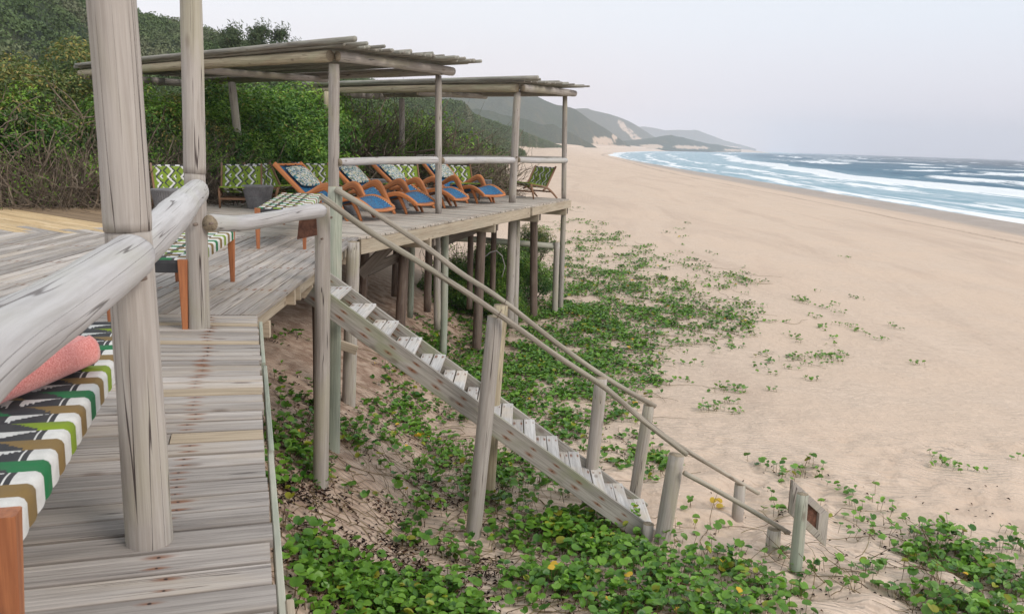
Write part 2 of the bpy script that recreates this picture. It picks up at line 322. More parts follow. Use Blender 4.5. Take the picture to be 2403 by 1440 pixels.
# sea
ss = graded(-9, 4400, -9, 130, .9, 1.045); ysx = graded(-60, 4600, 60, 330, 1.3, 1.03)
S, Y = np.meshgrid(ss, ysx); Wy = W(Y)-2.5+3.5*(fbm(Y*.018, Y*0, 9, 3)-.45)*2
XX = Wy+S
spread = 1+sstep(180, 900, Y)*1.1
foam = np.zeros_like(S); zz = np.zeros_like(S); milk = sstep(75, 35, S/spread)
for (s0, wdt, hgt, st, amp, sd_) in ((3, 3, .06, .85, 5, 1), (11, 6, .15, .95, 8, 2), (24, 8, .3, .9, 12, 3), (47, 9, 1.15, 1.2, 12, 4), (86, 10, .8, .9, 22, 5), (135, 12, .9, .75, 30, 6), (190, 14, 1.0, .85, 40, 7), (270, 16, 1.0, .75, 50, 8), (380, 22, 1.1, .8, 60, 9)):
    c0 = s0*spread+amp*(fbm(Y*.009, Y*0+sd_, sd_, 3)-.45)*2
    u = (S-c0)
    gate = sstep(.38, .56, vnoise(Y*.013+sd_*7, Y*0, sd_+20)) if s0 > 60 else (.65+.35*vnoise(Y*.03, Y*0, sd_))
    if s0 == 47: gate = .75+.25*vnoise(Y*.02, Y*0, 5)
    prof = np.where(u > 0, np.exp(-(u/(wdt*.12+.3))**2), np.exp(-(-u/wdt)**1.3))
    foam = np.maximum(foam, st*gate*prof)
    zz += hgt*(.35+.65*gate)*np.where(u > 0, np.exp(-(u/(wdt*.45))**2), np.exp(-(u/(wdt*.22))**2))
foam = np.maximum(foam, .34*sstep(60, 20, S/spread)); foam = np.maximum(foam, .75*sstep(7, -4, S))
foam = np.maximum(foam, .20*sstep(420, 120, S))
foam = np.maximum(foam, sstep(300, 120, S)*0+.9*sstep(.745, .80, vnoise(XX*.02, Y*.035, 31))*sstep(80, 150, S))
wvz = (fbm(XX*.06, Y*.02, 12, 4)-.45)*1.3*sstep(10, 90, S)+(fbm(XX*.35, Y*.12, 14, 3)-.45)*.22*sstep(0, 20, S)
zt = np.where(S < 6, -5.06-.035*np.clip(S, -2, 6), -5.27)
zz = zz+wvz-5.27+(.20*sstep(6, -9, S))
nx, ny = len(ss), len(ysx); idx = np.arange(nx*ny).reshape(ny, nx)
Fq = np.stack([idx[:-1, :-1], idx[:-1, 1:], idx[1:, 1:], idx[1:, :-1]], -1).reshape(-1, 4)
sea = mesh('sea_water', np.stack([XX, Y, zz], -1).reshape(-1, 3), Fq, M['sea'], smooth=True, g=np.stack([S, Y, S*0], -1).reshape(-1, 3),
           col=np.stack([foam, sstep(60, 500, S), milk], -1).reshape(-1, 3))
tag(sea, 'blue green sea with rows of white breakers rolling onto the beach', kind='structure')
# hills: each built as a ridge of real height and distance
def ridge(name, prof, dist, slope_f, slope_b, rough, base_off, label, nr=90, na=None, sandpatch=None, depth=1.0, seed=0, bfloor=-4):
    # prof: list of (azimuth tan, height above eye level, distance)
    prof = np.array(prof); na = na or 320
    a = np.linspace(prof[0, 0], prof[-1, 0], na); hz = np.interp(a, prof[:, 0], prof[:, 1])+H; R = np.interp(a, prof[:, 0], prof[:, 2])
    t = np.linspace(-1, 1, nr); t = np.sign(t)*np.abs(t)**1.2
    wid = np.clip((hz+5)/slope_f, 2, None)*depth
    A = np.repeat(a[:, None], nr, 1); r = R[:, None]+t[None, :]*np.where(t[None, :] < 0, np.minimum(wid, R*.62)[:, None], wid[:, None])
    h = np.where(t[None, :] < 0, hz[:, None]+ (hz[:, None]+5)*(-(np.abs(t[None, :])**1.25)), hz[:, None]-(hz[:, None]+5)*np.abs(t[None, :])**1.4*slope_b)
    xx = A*r; yy = r+0*A
    n = (fbm(xx/(dist*.06), yy/(dist*.06), seed, 5)-.47)*2
    nl = (fbm(xx/(dist*.18), yy/(dist*.35), seed+5, 3)-.47)*2
    k = np.clip(hz[:, None]/np.max(hz), .12, 1)
    h = h+(n*rough+nl*rough*2.0*np.abs(t[None, :]))*k
    h = np.maximum(h, bfloor)
    idx = np.arange(na*nr).reshape(na, nr)
    Fq = np.stack([idx[:-1, :-1], idx[1:, :-1], idx[1:, 1:], idx[:-1, 1:]], -1).reshape(-1, 4)
    smk = np.zeros_like(xx)
    if sandpatch:
        for (ax, zc, ra, rz, st) in sandpatch:
            smk = np.maximum(smk, st*np.exp(-((A-ax)/ra)**2-((h-zc)/rz)**2))
    o = mesh(name, np.stack([xx, yy, h], -1).reshape(-1, 3), Fq, M['hill'], smooth=True, col=np.stack([smk, smk*0, smk*0], -1).reshape(-1, 3))
    tag(o, label, kind='structure'); return (xx, yy, h)
def P_(l):   # skyline notes: picture column, picture row, distance -> azimuth tangent, height, distance
    o = []
    for x, y, d in l:
        p = at(x, y, d); o.append((p.x/d, p.z-H, d))
    return o
hA = ridge('hill', P_([(-900, -700, 95), (-400, -420, 100), (0, -150, 105), (190, -25, 110), (330, 38, 120), (420, 62, 130), (470, 78, 130), (560, 105, 140), (650, 128, 150), (760, 160, 160), (900, 205, 175), (1030, 262, 190), (1100, 300, 200), (1180, 335, 210), (1230, 362, 220)]),
           110, .42, .5, 1.5, 0, 'steep scrub covered dune hill rising behind the thicket', nr=110, na=420, seed=3)
hB = ridge('hill', P_([(900, 225, 230), (980, 232, 235), (1045, 250, 240), (1080, 252, 250), (1120, 282, 300), (1190, 300, 380), (1240, 318, 480), (1290, 336, 620), (1325, 348, 700)]), 240, .5, .5, 2.0, 0,
           'green scrub covered foredune spur running down to the beach', seed=8, nr=100)
hB2 = ridge('hill', P_([(1000, 236, 780), (1120, 258, 800), (1230, 275, 830), (1300, 295, 880), (1350, 318, 930), (1385, 336, 960), (1405, 350, 980)]), 820, .6, .5, 9, 0,
            'hazy green dune spur behind the first green foredune', seed=18, nr=80)
ridge('hill', P_([(500, 170, 1050), (700, 185, 1050), (880, 188, 1080), (960, 196, 1100), (1060, 198, 1130), (1180, 208, 1160), (1262, 228, 1180), (1300, 243, 1200), (1350, 258, 1220), (1378, 276, 1250), (1425, 305, 1300), (1455, 326, 1350), (1485, 346, 1400)]), 1100, .40, .5, 7, 0,
      'high hazy vegetated dune ridge behind the spur', seed=21, sandpatch=[(.10, 8, .02, 9, .72), (.09, 0, .05, 5, .8), (.112, 14, .006, 8, .7), (.0, 92, .05, 12, .4)])
ridge('hill', P_([(1240, 250, 2100), (1330, 262, 2150), (1380, 257, 2200), (1430, 268, 2250), (1480, 288, 2300), (1520, 312, 2350), (1545, 328, 2400), (1580, 340, 2450)]), 2200, .38, .5, 9, 0,
      'far dark dune headland with a pale sand blowout', seed=33, sandpatch=[(.116, 62, .005, 12, .62), (.1185, 55, .005, 12, .64), (.121, 50, .006, 11, .66), (.1245, 42, .007, 11, .68), (.128, 36, .008, 10, .68), (.1325, 28, .009, 9, .68), (.137, 22, .012, 9, .68), (.148, 10, .016, 6, .7)])
ridge('hill', P_([(1470, 300, 3500), (1510, 297, 3550), (1560, 306, 3600), (1632, 306, 3700), (1655, 314, 3750), (1700, 330, 3900), (1740, 340, 4000), (1775, 350, 4100)]), 3700, .38, .5, 9, 0,
      'farthest blue grey headland ending at the sea', seed=44, sandpatch=[(.15, 18, .02, 15, .6), (.24, 12, .03, 8, .7)])
ridge('hill', P_([(1400, 338, 1500), (1470, 330, 1550), (1540, 323, 1600), (1575, 318, 1650), (1610, 326, 1750), (1650, 334, 1850), (1700, 343, 1950), (1740, 350, 2050)]), 1600, .2, .5, 4, 0,
      'low hummocky dunes with bare sand patches in front of the headlands', seed=51, sandpatch=[(.155, 2, .02, 6, .75), (.20, 3, .03, 5, .75), (.25, 0, .02, 4, .7)])
# ------------------------------------------------------------------ timber builders
def lograd(pts, r, sides, seg, irr, seed):
    P = [Vector(p) for p in pts]; L_ = [0]
    for a, b in zip(P, P[1:]): L_.append(L_[-1]+(b-a).length)
    n = max(2, int(L_[-1]/seg)+1); out = []
    for i in range(n):
        s_ = L_[-1]*i/(n-1); k = 0
        while k < len(P)-2 and L_[k+1] < s_: k += 1
        f = (s_-L_[k])/max(1e-6, L_[k+1]-L_[k])
        p0 = P[max(0, k-1)]; p1 = P[k]; p2 = P[k+1]; p3 = P[min(len(P)-1, k+2)]
        out.append((.5*((2*p1)+(p2-p0)*f+(2*p0-5*p1+4*p2-p3)*f*f+(3*p1-p0-3*p2+p3)*f**3), s_))
    return out, L_[-1]
def log(name, pts, r0, r1=None, mat='log', parent=None, sides=14, seg=.15, irr=.05, capmat='end', seed=None):
    r1 = r1 or r0; seed = seed if seed is not None else random.randint(0, 9999)
    ring, Lt = lograd(pts, r0, sides, seg, irr, seed); V = []; G = []; Fc = []; mi = []
    off = np.array([random.random()*9, random.random()*9, random.random()*9])
    ns = len(ring)
    for i, (p, s_) in enumerate(ring):
        q0 = ring[max(0, i-1)][0]; q1 = ring[min(ns-1, i+1)][0]; d = (q1-q0).normalized()
        up = Vector((0, 1, 0)) if abs(d.z) > .9 else Vector((0, 0, 1)); a = d.cross(up).normalized(); b = d.cross(a).normalized()
        r = r0+(r1-r0)*s_/Lt
        for k in range(sides):
            t = 2*math.pi*k/sides
            rr = r*(1+irr*2*(float(vnoise(math.cos(t)*1.3+seed, s_*2.6+math.sin(t)*1.3+seed, 2))-.5)+irr*.7*(float(vnoise(s_*9+seed, t*2, 5))-.5))
            if i in (0, ns-1): rr *= .985 if capmat == 'log_dark' else .93
            V.append(p+a*math.cos(t)*rr+b*math.sin(t)*rr); G.append((off[0]+math.cos(t)*r, off[1]+math.sin(t)*r, off[2]+s_))
    for i in range(ns-1):
        for k in range(sides):
            Fc.append((i*sides+k, i*sides+(k+1) % sides, (i+1)*sides+(k+1) % sides, (i+1)*sides+k)); mi.append(0)
    for e, i in ((0, 0), (1, ns-1)):
        c = len(V); nrm = (ring[0][0]-ring[1][0]).normalized() if e == 0 else (ring[-1][0]-ring[-2][0]).normalized()
        V.append(ring[i][0]+nrm*r0*.1); G.append((off[0], off[1], off[2]))
        for k in range(sides):
            A_, B_ = i*sides+k, i*sides+(k+1) % sides
            Fc.append((c, B_, A_) if e == 0 else (c, A_, B_)); mi.append(1)
    return mesh(name, [tuple(v) for v in V], Fc, [M[mat], M[capmat]], parent, smooth=True, mi=mi, g=G)
def beam(name, p0, p1, wdt, hgt, mat='timber', parent=None, up=(0, 0, 1), jit=0, tap=1.0, bev=.004):
    p0 = Vector(p0); p1 = Vector(p1); d = (p1-p0); Ln = d.length; d.normalize(); a = d.cross(Vector(up)).normalized(); b = a.cross(d).normalized()
    off = np.array([random.random()*9, random.random()*9, random.random()*9]); V = []; G = []; NL = []
    c = min(bev, wdt*.3, hgt*.3)
    for e, p in ((0, p0), (Ln, p1)):
        k = tap if e else 1.0
        w2, h2 = wdt/2*k, hgt/2*k
        for (x, y) in ((-w2+c, -h2), (w2-c, -h2), (w2, -h2+c), (w2, h2-c), (w2-c, h2), (-w2+c, h2), (-w2, h2-c), (-w2, -h2+c)):
            V.append(tuple(p+a*x+b*y)); G.append((off[0]+x, off[1]+y, off[2]+e)); NL.append((e, x if wdt > hgt else y, off[0]))
    Fc = [(k, (k+1) % 8, 8+(k+1) % 8, 8+k) for k in range(8)]+[tuple(range(7, -1, -1)), tuple(range(8, 16))]
    return mesh(name, V, Fc, M[mat], parent, g=G, nail=NL)
def cliprange(poly, o, u, v, b):
    lo, hi = 1e9, -1e9; n = len(poly)
    for i in range(n):
        p, q = poly[i], poly[(i+1) % n]
        pb, qb = (p-o).dot(v), (q-o).dot(v)
        if (pb-b)*(qb-b) <= 0 and abs(pb-qb) > 1e-9:
            t = (b-pb)/(qb-pb); a = (p-o).dot(u)+t*(q-p).dot(u); lo = min(lo, a); hi = max(hi, a)
    return (lo, hi) if hi > lo else None
def plank(name, q, z, thick, mat, parent, a_, u_, vw, gap_c=.004):
    # q: four corners (start/end on edge 0, start/end on edge 1) as 2-D points
    s0, e0, s1, e1 = q; off = (random.random()*9, random.random()*9, random.random()*9); V = []; G = []; NL = []
    for (s_, e_) in ((s0, s1), (e0, e1)):
        A_, B_ = s_, e_; d = (B_-A_); Ld = d.length; d = d/Ld
        for (t, zz_) in ((0, -thick), (0, -.004), (.003, 0), (Ld-.003, 0), (Ld, -.004), (Ld, -thick)):
            p = A_+d*t; V.append((p.x, p.y, z+zz_)); al = p.dot(u_)
            G.append((off[0]+t, off[1]+zz_, off[2]+al)); NL.append((al, t-Ld/2, off[0]))
    Fc = [(k, k+1, 6+k+1, 6+k) for k in range(5)]+[(5, 0, 6, 11), (5, 4, 3, 2, 1, 0), (6, 7, 8, 9, 10, 11)]
    return mesh(name, V, Fc, M[mat], parent, g=G, nail=NL)
def boards(parent, poly, o, u, wd, gap, mat, z=0, matf=None, joint=.25, holes=()):
    poly = [Vector(p) for p in poly]; o = Vector(o); u = Vector(u).normalized(); v = Vector((-u.y, u.x))
    bs = [(p-o).dot(v) for p in poly]; k0 = math.floor(min(bs)/wd); k1 = math.ceil(max(bs)/wd)
    for k in range(k0, k1):
        b0, b1 = max(k*wd+gap/2, min(bs)+1e-4), min((k+1)*wd-gap/2, max(bs)-1e-4)
        if b1-b0 < .02: continue
        r0 = cliprange(poly, o, u, v, b0); r1 = cliprange(poly, o, u, v, b1)
        if not r0 or not r1: continue
        cuts = [0, 1]
        if random.random() < joint: cuts = [0, random.uniform(.3, .7), 1]
        Lm = min(r0[1]-r0[0], r1[1]-r1[0])
        if Lm < .1: continue
        for c0, c1 in zip(cuts, cuts[1:]):
            j = random.uniform(-.004, .012) if c1 == 1 else -.002; j0 = random.uniform(-.004, .012) if c0 == 0 else .002
            s0 = o+v*b0+u*(r0[0]+(r0[1]-r0[0])*c0-j0); e0 = o+v*b0+u*(r0[0]+(r0[1]-r0[0])*c1+j)
            s1 = o+v*b1+u*(r1[0]+(r1[1]-r1[0])*c0-j0); e1 = o+v*b1+u*(r1[0]+(r1[1]-r1[0])*c1+j)
            m = matf(k, c0) if matf else mat
            plank('board', (s0, e0, s1, e1), z+random.uniform(-.003, .003), .032, m, parent, 0, u, v)
V2 = Vector
# ------------------------------------------------------------------ near walkway
walk = empty('boardwalk', (-1.6, 3.5, 0)); walk.location = (0, 0, 0)
tag(walk, 'near grey board walkway running from the bottom edge past the big posts', 'boardwalk')
RE0, RE1 = V2((-2.0, 6.56)), V2((-.05, .30))     # right edge
ed = (RE1-RE0); Led = ed.length; ed.normalize(); kk = 0; pos = 0.0
def fang(p): return math.radians(3.5+14.0*min(1, p/3.6))
while pos < Led-.2:
    w_ = .098 if pos < .9 else (.098+.054*min(1, (pos-.9)/1.6)); gp = .019
    def lineL(p):
        a = fang(p); q = RE0+ed*p; return q, V2((-math.cos(a), -math.sin(a)))
    qa, da = lineL(pos+gp/2); qb, db = lineL(pos+w_-gp/2)
    LL = 5.5; tan = kk in (9, 19, 24, 25) and kk != 25
    jj = random.uniform(-.006, .010)
    segs = [(-jj, LL)]
    if kk in (3, 9, 19, 24): c_ = {3: .8, 9: .75, 19: .62, 24: .42}[kk]; segs = [(-jj, c_-.003), (c_+.003, LL)]
    for i, (a0, a1) in enumerate(segs):
        m_ = 'deck_tan' if (kk in (3, 9, 19, 24) and i == 0) else 'deck'
        uu = V2((math.cos(fang(pos)), math.sin(fang(pos))))
        # the boards are notched round the posts by a small square cut
        o_ = plank('board', (qa+da*a1, qa+da*a0, qb+db*a1, qb+db*a0), random.uniform(-.003, .003), .034, m_, walk, 0, uu, None)
        dd = o_.data.attributes['nail'].data; arr = np.zeros(len(dd)*3, np.float32); dd.foreach_get('vector', arr); arr = arr.reshape(-1, 3)
        arr[:6, 0] = -a1; arr[6:, 0] = -a0; dd.foreach_set('vector', arr.ravel())
    pos += w_; kk += 1
pn = V2((ed.y, -ed.x))*-1
def edgept(p, off, z): q = RE0+ed*p+V2((-ed.y, ed.x))*off; return (q.x, q.y, z)
for (a, b, off, zt, m_) in ((.02, 1.3, .022, -.05, 'log_green'), (1.34, 2.9, .03, -.06, 'log_green'), (2.93, 4.6, .026, -.05, 'log_green'), (4.3, 6.3, .05, -.045, 'timber')):
    beam('fascia_board', edgept(a, off, zt-.07), edgept(b, off, zt-.07), .026, .15, m_, walk)
for p_ in (.06, 2.2, 4.3):
    e_ = edgept(p_, -.05, 0); log('support_post', [(e_[0], e_[1], -.04), (e_[0]-.02, e_[1], -3.0)], .06, .065, 'log_green', walk, 10, .4)
beam('joist', edgept(0.05, -.2, -.11), edgept(6.2, -.2, -.11), .05, .14, 'timber', walk); beam('joist', edgept(0.05, -1.1, -.11), edgept(6.2, -1.1, -.11), .05, .14, 'timber', walk)
# ------------------------------------------------------------------ middle deck
mid = empty('landing_deck'); tag(mid, 'middle grey deck with diagonal boards between the walkway and the lounger deck', 'deck')
A_ = V2((-2.21, 12.13)); B0 = V2((-2.0, 6.575)); Ej = V2((-4.9, 11.69)); Lj = V2((-12, 10.55)); Lb = V2((-12, 5.85))
boards(mid, [B0, A_, Lj, Lb], B0, (-.038, 1), .142, .019, 'deck', joint=.0)
# ------------------------------------------------------------------ far deck
fard = empty('sun_deck'); tag(fard, 'raised weathered deck on tall posts carrying the loungers and green chairs', 'deck')
B1 = V2((1.43, 22.45)); C1 = V2((-1.3, 23.4)); D1 = V2((-7.2, 15.5)); du = (B1-A_).normalized(); dp = V2((-du.y, du.x))
A2 = A_+V2((.02, .012))
boards(fard, [A2, B1, C1, D1, Ej+V2((0, .012))], A2, dp, .146, .018, 'deck_far', joint=.3)
ydk = empty('patched_deck'); tag(ydk, 'patched part of the deck with new yellow pine boards by the thicket', 'deck')
def ymat(k, c0):
    return ['deck_new', 'deck_new', 'deck_new', 'deck'][k % 4] if k*.146 < 2.1 else 'deck_brown'
yo = Ej+V2((-.01, .012)); yu = V2((.80, -.60)); yv = V2((.6, .8)); F1 = V2((-12, 14.3)); Lj2 = Lj+V2((0, .012))
# split so that grey boards interleave near the post
yp = [yo, D1+V2((-.01, .0)), F1, Lj2]
polyY = [Vector(p) for p in yp]
KB = int((atz(120, 502).xy-yo).dot(V2((.6, .8)))/.146)
for k in range(-40, 60):
    v_ = V2((-yu.y, yu.x)); b0, b1 = k*.146+.004, (k+1)*.146-.004
    r0 = cliprange(polyY, yo, yu, v_, b0); r1 = cliprange(polyY, yo, yu, v_, b1)
    if not r0 or not r1 or min(r0[1]-r0[0], r1[1]-r1[0]) < .15: continue
    hi0, hi1 = r0[1], r1[1]; cutn = .2+1.1*float(vnoise(k*.9, 0, 3)) if k < KB else 0
    mid0 = min(hi0, hi1)-cutn
    bm_ = 'deck_brown' if (yo+v_*b0).y > 0 and k >= KB else 'deck_new'
    parts = [(r0[0], mid0, r1[0], mid0, bm_), (mid0, hi0, mid0, hi1, 'deck' if k % 3 else 'deck_new')] if (mid0 > max(r0[0], r1[0])+.2 and bm_ == 'deck_new') else [(r0[0], hi0, r1[0], hi1, bm_)]
    for (a0, a1, c0, c1, m_) in parts:
        q = (yo+v_*b0+yu*(a0+.002), yo+v_*b0+yu*(a1-.002), yo+v_*b1+yu*(c0+.002), yo+v_*b1+yu*(c1-.002))
        plank('board', q, random.uniform(-.003, .003), .032, m_, ydk, 0, yu, None)
# fascia and structure
def E3(t, off, z): q = A2+du*t+dp*off; return (q.x, q.y, z)
Le = (B1-A2).length
beam('fascia_board', E3(.02, .03, -.145), E3(Le*.70, .03, -.145), .045, .215, 'timber', fard)
beam('fascia_board', E3(Le*.705, .0, -.13), E3(Le-.02, .0, -.13), .045, .19, 'log_green', fard); fard.children[-1].data.materials[0] = M['timber']
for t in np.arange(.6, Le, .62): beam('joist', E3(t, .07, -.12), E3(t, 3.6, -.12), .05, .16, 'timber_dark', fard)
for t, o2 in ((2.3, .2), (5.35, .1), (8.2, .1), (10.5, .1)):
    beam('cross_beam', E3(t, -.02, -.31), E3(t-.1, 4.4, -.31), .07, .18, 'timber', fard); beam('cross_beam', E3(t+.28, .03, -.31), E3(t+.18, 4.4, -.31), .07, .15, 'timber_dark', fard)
def dpost(name, px, y0, xb, yb, Y, r, mat, parent, down=.25, **k):
    t = at(px, y0, Y); b = at(xb, yb, Y); d = (b-t).normalized(); return log(name, [t, (t+b)/2, b+d*down], r, r*1.05, mat, parent, 12, .3, **k)
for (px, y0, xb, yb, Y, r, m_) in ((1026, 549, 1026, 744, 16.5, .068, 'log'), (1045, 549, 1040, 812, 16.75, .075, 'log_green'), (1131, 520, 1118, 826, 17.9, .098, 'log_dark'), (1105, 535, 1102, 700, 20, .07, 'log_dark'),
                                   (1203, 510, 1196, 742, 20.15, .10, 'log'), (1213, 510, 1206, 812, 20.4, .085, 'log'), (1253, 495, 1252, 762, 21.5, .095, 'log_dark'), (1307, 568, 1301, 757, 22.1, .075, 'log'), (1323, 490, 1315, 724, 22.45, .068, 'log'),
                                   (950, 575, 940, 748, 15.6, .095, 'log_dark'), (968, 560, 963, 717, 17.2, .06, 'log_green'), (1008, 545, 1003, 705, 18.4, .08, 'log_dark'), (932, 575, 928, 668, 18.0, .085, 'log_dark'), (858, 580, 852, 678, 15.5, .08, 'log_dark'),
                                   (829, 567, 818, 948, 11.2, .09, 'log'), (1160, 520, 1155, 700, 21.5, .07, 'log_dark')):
    dpost('support_post', px, y0, xb, yb, Y, r, m_, fard)
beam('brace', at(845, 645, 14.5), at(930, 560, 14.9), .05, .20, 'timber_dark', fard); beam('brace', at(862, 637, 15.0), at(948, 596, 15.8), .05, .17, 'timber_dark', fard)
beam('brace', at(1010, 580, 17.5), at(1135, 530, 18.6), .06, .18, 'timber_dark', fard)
log('low_rail', [at(955, 553, 21.0), at(1130, 563, 21.6), at(1312, 579, 22.2)], .085, .075, 'log_green', fard)
beam('cleat', at(790, 805, 11.0), at(838, 822, 11.0), .05, .12, 'timber', fard)
# mid deck rim timbers seen under the edge
def M3(y, off, z): t = (y-6.56)/(12.1-6.56); return (-2.0-.21*t-off, y, z)
beam('rim_joist', M3(6.65, .13, -.115), M3(12.0, .10, -.115), .05, .16, 'timber', mid)
for y in (8.0, 8.25): beam('joist', M3(y, .02, -.115), M3(y, 2.5, -.115), .05, .15, 'timber', mid)
for y in (7.3, 9.2, 10.1, 11.0, 11.8): beam('joist', M3(y, .09, -.275), M3(y, 3, -.275), .055, .15, 'timber', mid)
log('support_post', [M3(10.3, .25, -.2), M3(10.3, .25, -2.6)], .07, .07, 'log_dark', mid, 10, .4); log('support_post', [M3(11.6, 1.5, -.2), M3(11.6, 1.5, -2.3)], .07, .07, 'log_dark', mid, 10, .4)
# ------------------------------------------------------------------ near guard rail
rail = empty('guard_rail'); tag(rail, 'near log guard rail on two tall round posts at the left', 'railing')
log('post', [at(249, -130, 2.73), at(276, 200, 2.745), at(300, 541, 2.745)], .071, .0735, 'log', rail, 32, .05, .035, 'log_dark', 411)
log('post', [at(300, 540, 2.745), at(316, 760, 2.745), at(352, 1262, 2.745)+Vector((0, 0, -.1))], .0705, .077, 'log', rail, 32, .05, .035, 'log_dark', 411)
log('post', [at(447, -60, 6.07), at(455, 300, 6.07), at(457, 407, 6.07)], .071, .0765, 'log', rail, 24, .1, .03, 'log_dark', 421)
log('post', [at(457, 406, 6.07), at(467, 768, 6.07)+Vector((0, 0, -.12))], .073, .078, 'log', rail, 24, .1, .03, 'log_dark', 421)
log('rail', [at(-330, 1090, .98), at(-60, 850, 1.40), at(130, 728, 1.95), at(312, 600, 2.66)], .080, .070, 'log_pale', rail, 28, .05, .07)
log('rail', [at(290, 612, 2.93), at(392, 520, 3.8), at(432, 478, 4.75), at(463, 448, 5.92)], .078, .080, 'log_pale', rail, 24, .06, .07)
log('rail', [at(492, 524, 6.02), at(560, 524, 6.55), at(640, 512, 7.1), at(700, 500, 7.6), at(752, 494, 8.02)], .062, .066, 'log_pale', rail, 22, .06, .10)
for (x, y, Y, r_) in ((462, 526, 5.98, .012), (499, 524, 5.95, .010)):
    p = at(x, y, Y); log('bolt', [p, p+Vector((-.01, -.03, 0))], r_, r_, 'log_dark', rail, 8, .05, 0, 'log_dark')
for (x, y, Y, r_, h_) in ((341, 652, 2.67, .008, rail), (463, 448, 5.85, .010, rail), (752, 494, 7.95, .010, rail), (757, 560, 8.16, .010, rail), (778, 510, 9.25, .014, rail), (1020, 366, 16.5, .018, rail), (1213, 369, 20.2, .02, rail)):
    p = at(x, y, Y); log('bolt', [p, p+Vector((-.005, -.03, 0))], r_, r_, 'log_dark', h_, 8, .05, 0, 'log_dark')
# rusted sheet hanging by the rail end
pp = [at(702, 512, 8.1), at(742, 508, 8.05), at(744, 552, 8.05), at(697, 562, 8.1)]
rs = mesh('metal_sheet', [tuple(p) for p in pp]+[tuple(p+Vector((0, .012, 0))) for p in pp], [(0, 3, 2, 1), (4, 5, 6, 7), (0, 1, 5, 4), (1, 2, 6, 5), (2, 3, 7, 6), (3, 0, 4, 7)], M['rust'])
tag(rs, 'small rusty brown metal sheet hanging under the log rail by the stair post', 'metal plate')
# ------------------------------------------------------------------ stairs
st = empty('staircase'); tag(st, 'long grey wooden staircase with open treads going down to the sand', 'staircase')
YN, YF = 8.42, 9.26
n0 = Vector((-2.03, YN, -.135)); n1 = at(1535, 1254, YN)+Vector((0, 0, -.06)); sdv = (n1-n0)
f0 = Vector((-2.10, YF, -.135)); f1 = f0+sdv*1.02
beam('stringer', n0, n1, .045, .21, 'stringer', st); beam('stringer', f0, f1, .045, .21, 'stringer', st)
NS = 14
for i in range(NS):
    t = (i+.55)/NS; c = n0+sdv*t; zt = c.z+.005
    for j, (dx, wv_) in enumerate(((-.068, .118), (.062, .122))):
        x = c.x+dx+random.uniform(-.004, .004)
        beam('tread', (x, YN+.024, zt+random.uniform(-.003, .003)), (x+random.uniform(-.01, .01), YF-.024, zt+random.uniform(-.004, .004)), wv_, .036, 'tread', st)
log('foot_post', [at(1522, 1228, 8.30), at(1515, 1300, 8.30)], .062, .062, 'log', st, 12, .2)
hn = empty('handrail'); tag(hn, 'near side stair handrail of thin poles on four round posts', 'handrail')
hf = empty('handrail'); tag(hf, 'far side stair handrail of thin poles on posts beyond the treads', 'handrail')
log('post', [at(757, 478, 8.26), at(756, 800, 8.24), at(751, 1190, 8.2)+Vector((0, 0, -.3))], .076, .080, 'log', hn, 16, .2, .04)
log('post', [at(1162, 742, 8.2), at(1137, 1000, 8.18), at(1106, 1262, 8.14)+Vector((0, 0, -.2))], .078, .082, 'log', hn, 16, .2, .04)
log('post', [at(1588, 1066, 8.25), at(1553, 1276, 8.2)+Vector((-.02, 0, -.2))], .086, .084, 'log', hn, 16, .15, .04)
log('post', [at(1817, 1240, 8.1), at(1811, 1302, 8.1)+Vector((0, 0, -.2))], .070, .070, 'log', hn, 14, .15, .04)
log('rail', [at(752, 460, 8.12), at(870, 545, 8.1), at(1010, 632, 8.1), at(1165, 733, 8.08), at(1300, 830, 8.08), at(1420, 910, 8.08), at(1520, 995, 8.08), at(1612, 1066, 8.10)], .031, .025, 'log_rail', hn, 12, .12, .10)
log('rail', [at(1604, 1108, 8.13), at(1700, 1160, 8.1), at(1853, 1250, 8.08)], .026, .023, 'log_rail', hn, 10, .12, .06)
log('post', [at(787, 438, 9.36), at(784, 700, 9.33), at(779, 1090, 9.3)+Vector((0, 0, -.3))], .080, .082, 'log_green', hf, 16, .2, .05)
log('post', [at(1176, 715, 9.22), at(1160, 900, 9.2), at(1143, 1172, 9.2)+Vector((0, 0, -.2))], .082, .085, 'log_beam', hf, 16, .2, .04)
log('post', [at(1411, 886, 9.25), at(1376, 1200, 9.22)+Vector((0, 0, -.2))], .074, .074, 'log', hf, 14, .2, .04)
log('post', [at(1523, 950, 9.5), at(1486, 1160, 9.5)+Vector((0, 0, -.2))], .070, .070, 'log', hf, 14, .2, .04)
log('post', [at(1737, 1135, 9.15), at(1730, 1212, 9.15)+Vector((0, 0, -.2))], .068, .068, 'log', hf, 14, .2, .04)
log('rail', [at(787, 444, 9.28), at(880, 500, 9.26), at(1000, 580, 9.26), at(1080, 640, 9.26), at(1175, 702, 9.24), at(1300, 800, 9.26), at(1390, 865, 9.3), at(1470, 915, 9.4), at(1538, 953, 9.48)], .032, .027, 'log_rail', hf, 12, .12, .10)
log('rail', [at(1420, 908, 8.2), at(1510, 985, 8.3), at(1590, 1043, 8.6), at(1690, 1104, 9.0), at(1780, 1157, 9.2)], .028, .024, 'log_rail', hf, 10, .12, .08)
for (x, y, Y, h_) in ((1162, 742, 8.10, hn), (1180, 708, 9.2, hf)):
    p = at(x+4, y-6, Y); log('wire_tie', [p+Vector((0, -.03, -.04)), p+Vector((.03, -.05, .02)), p+Vector((.05, .0, .045))], .004, .004, 'log_dark', h_, 6, .03, 0)
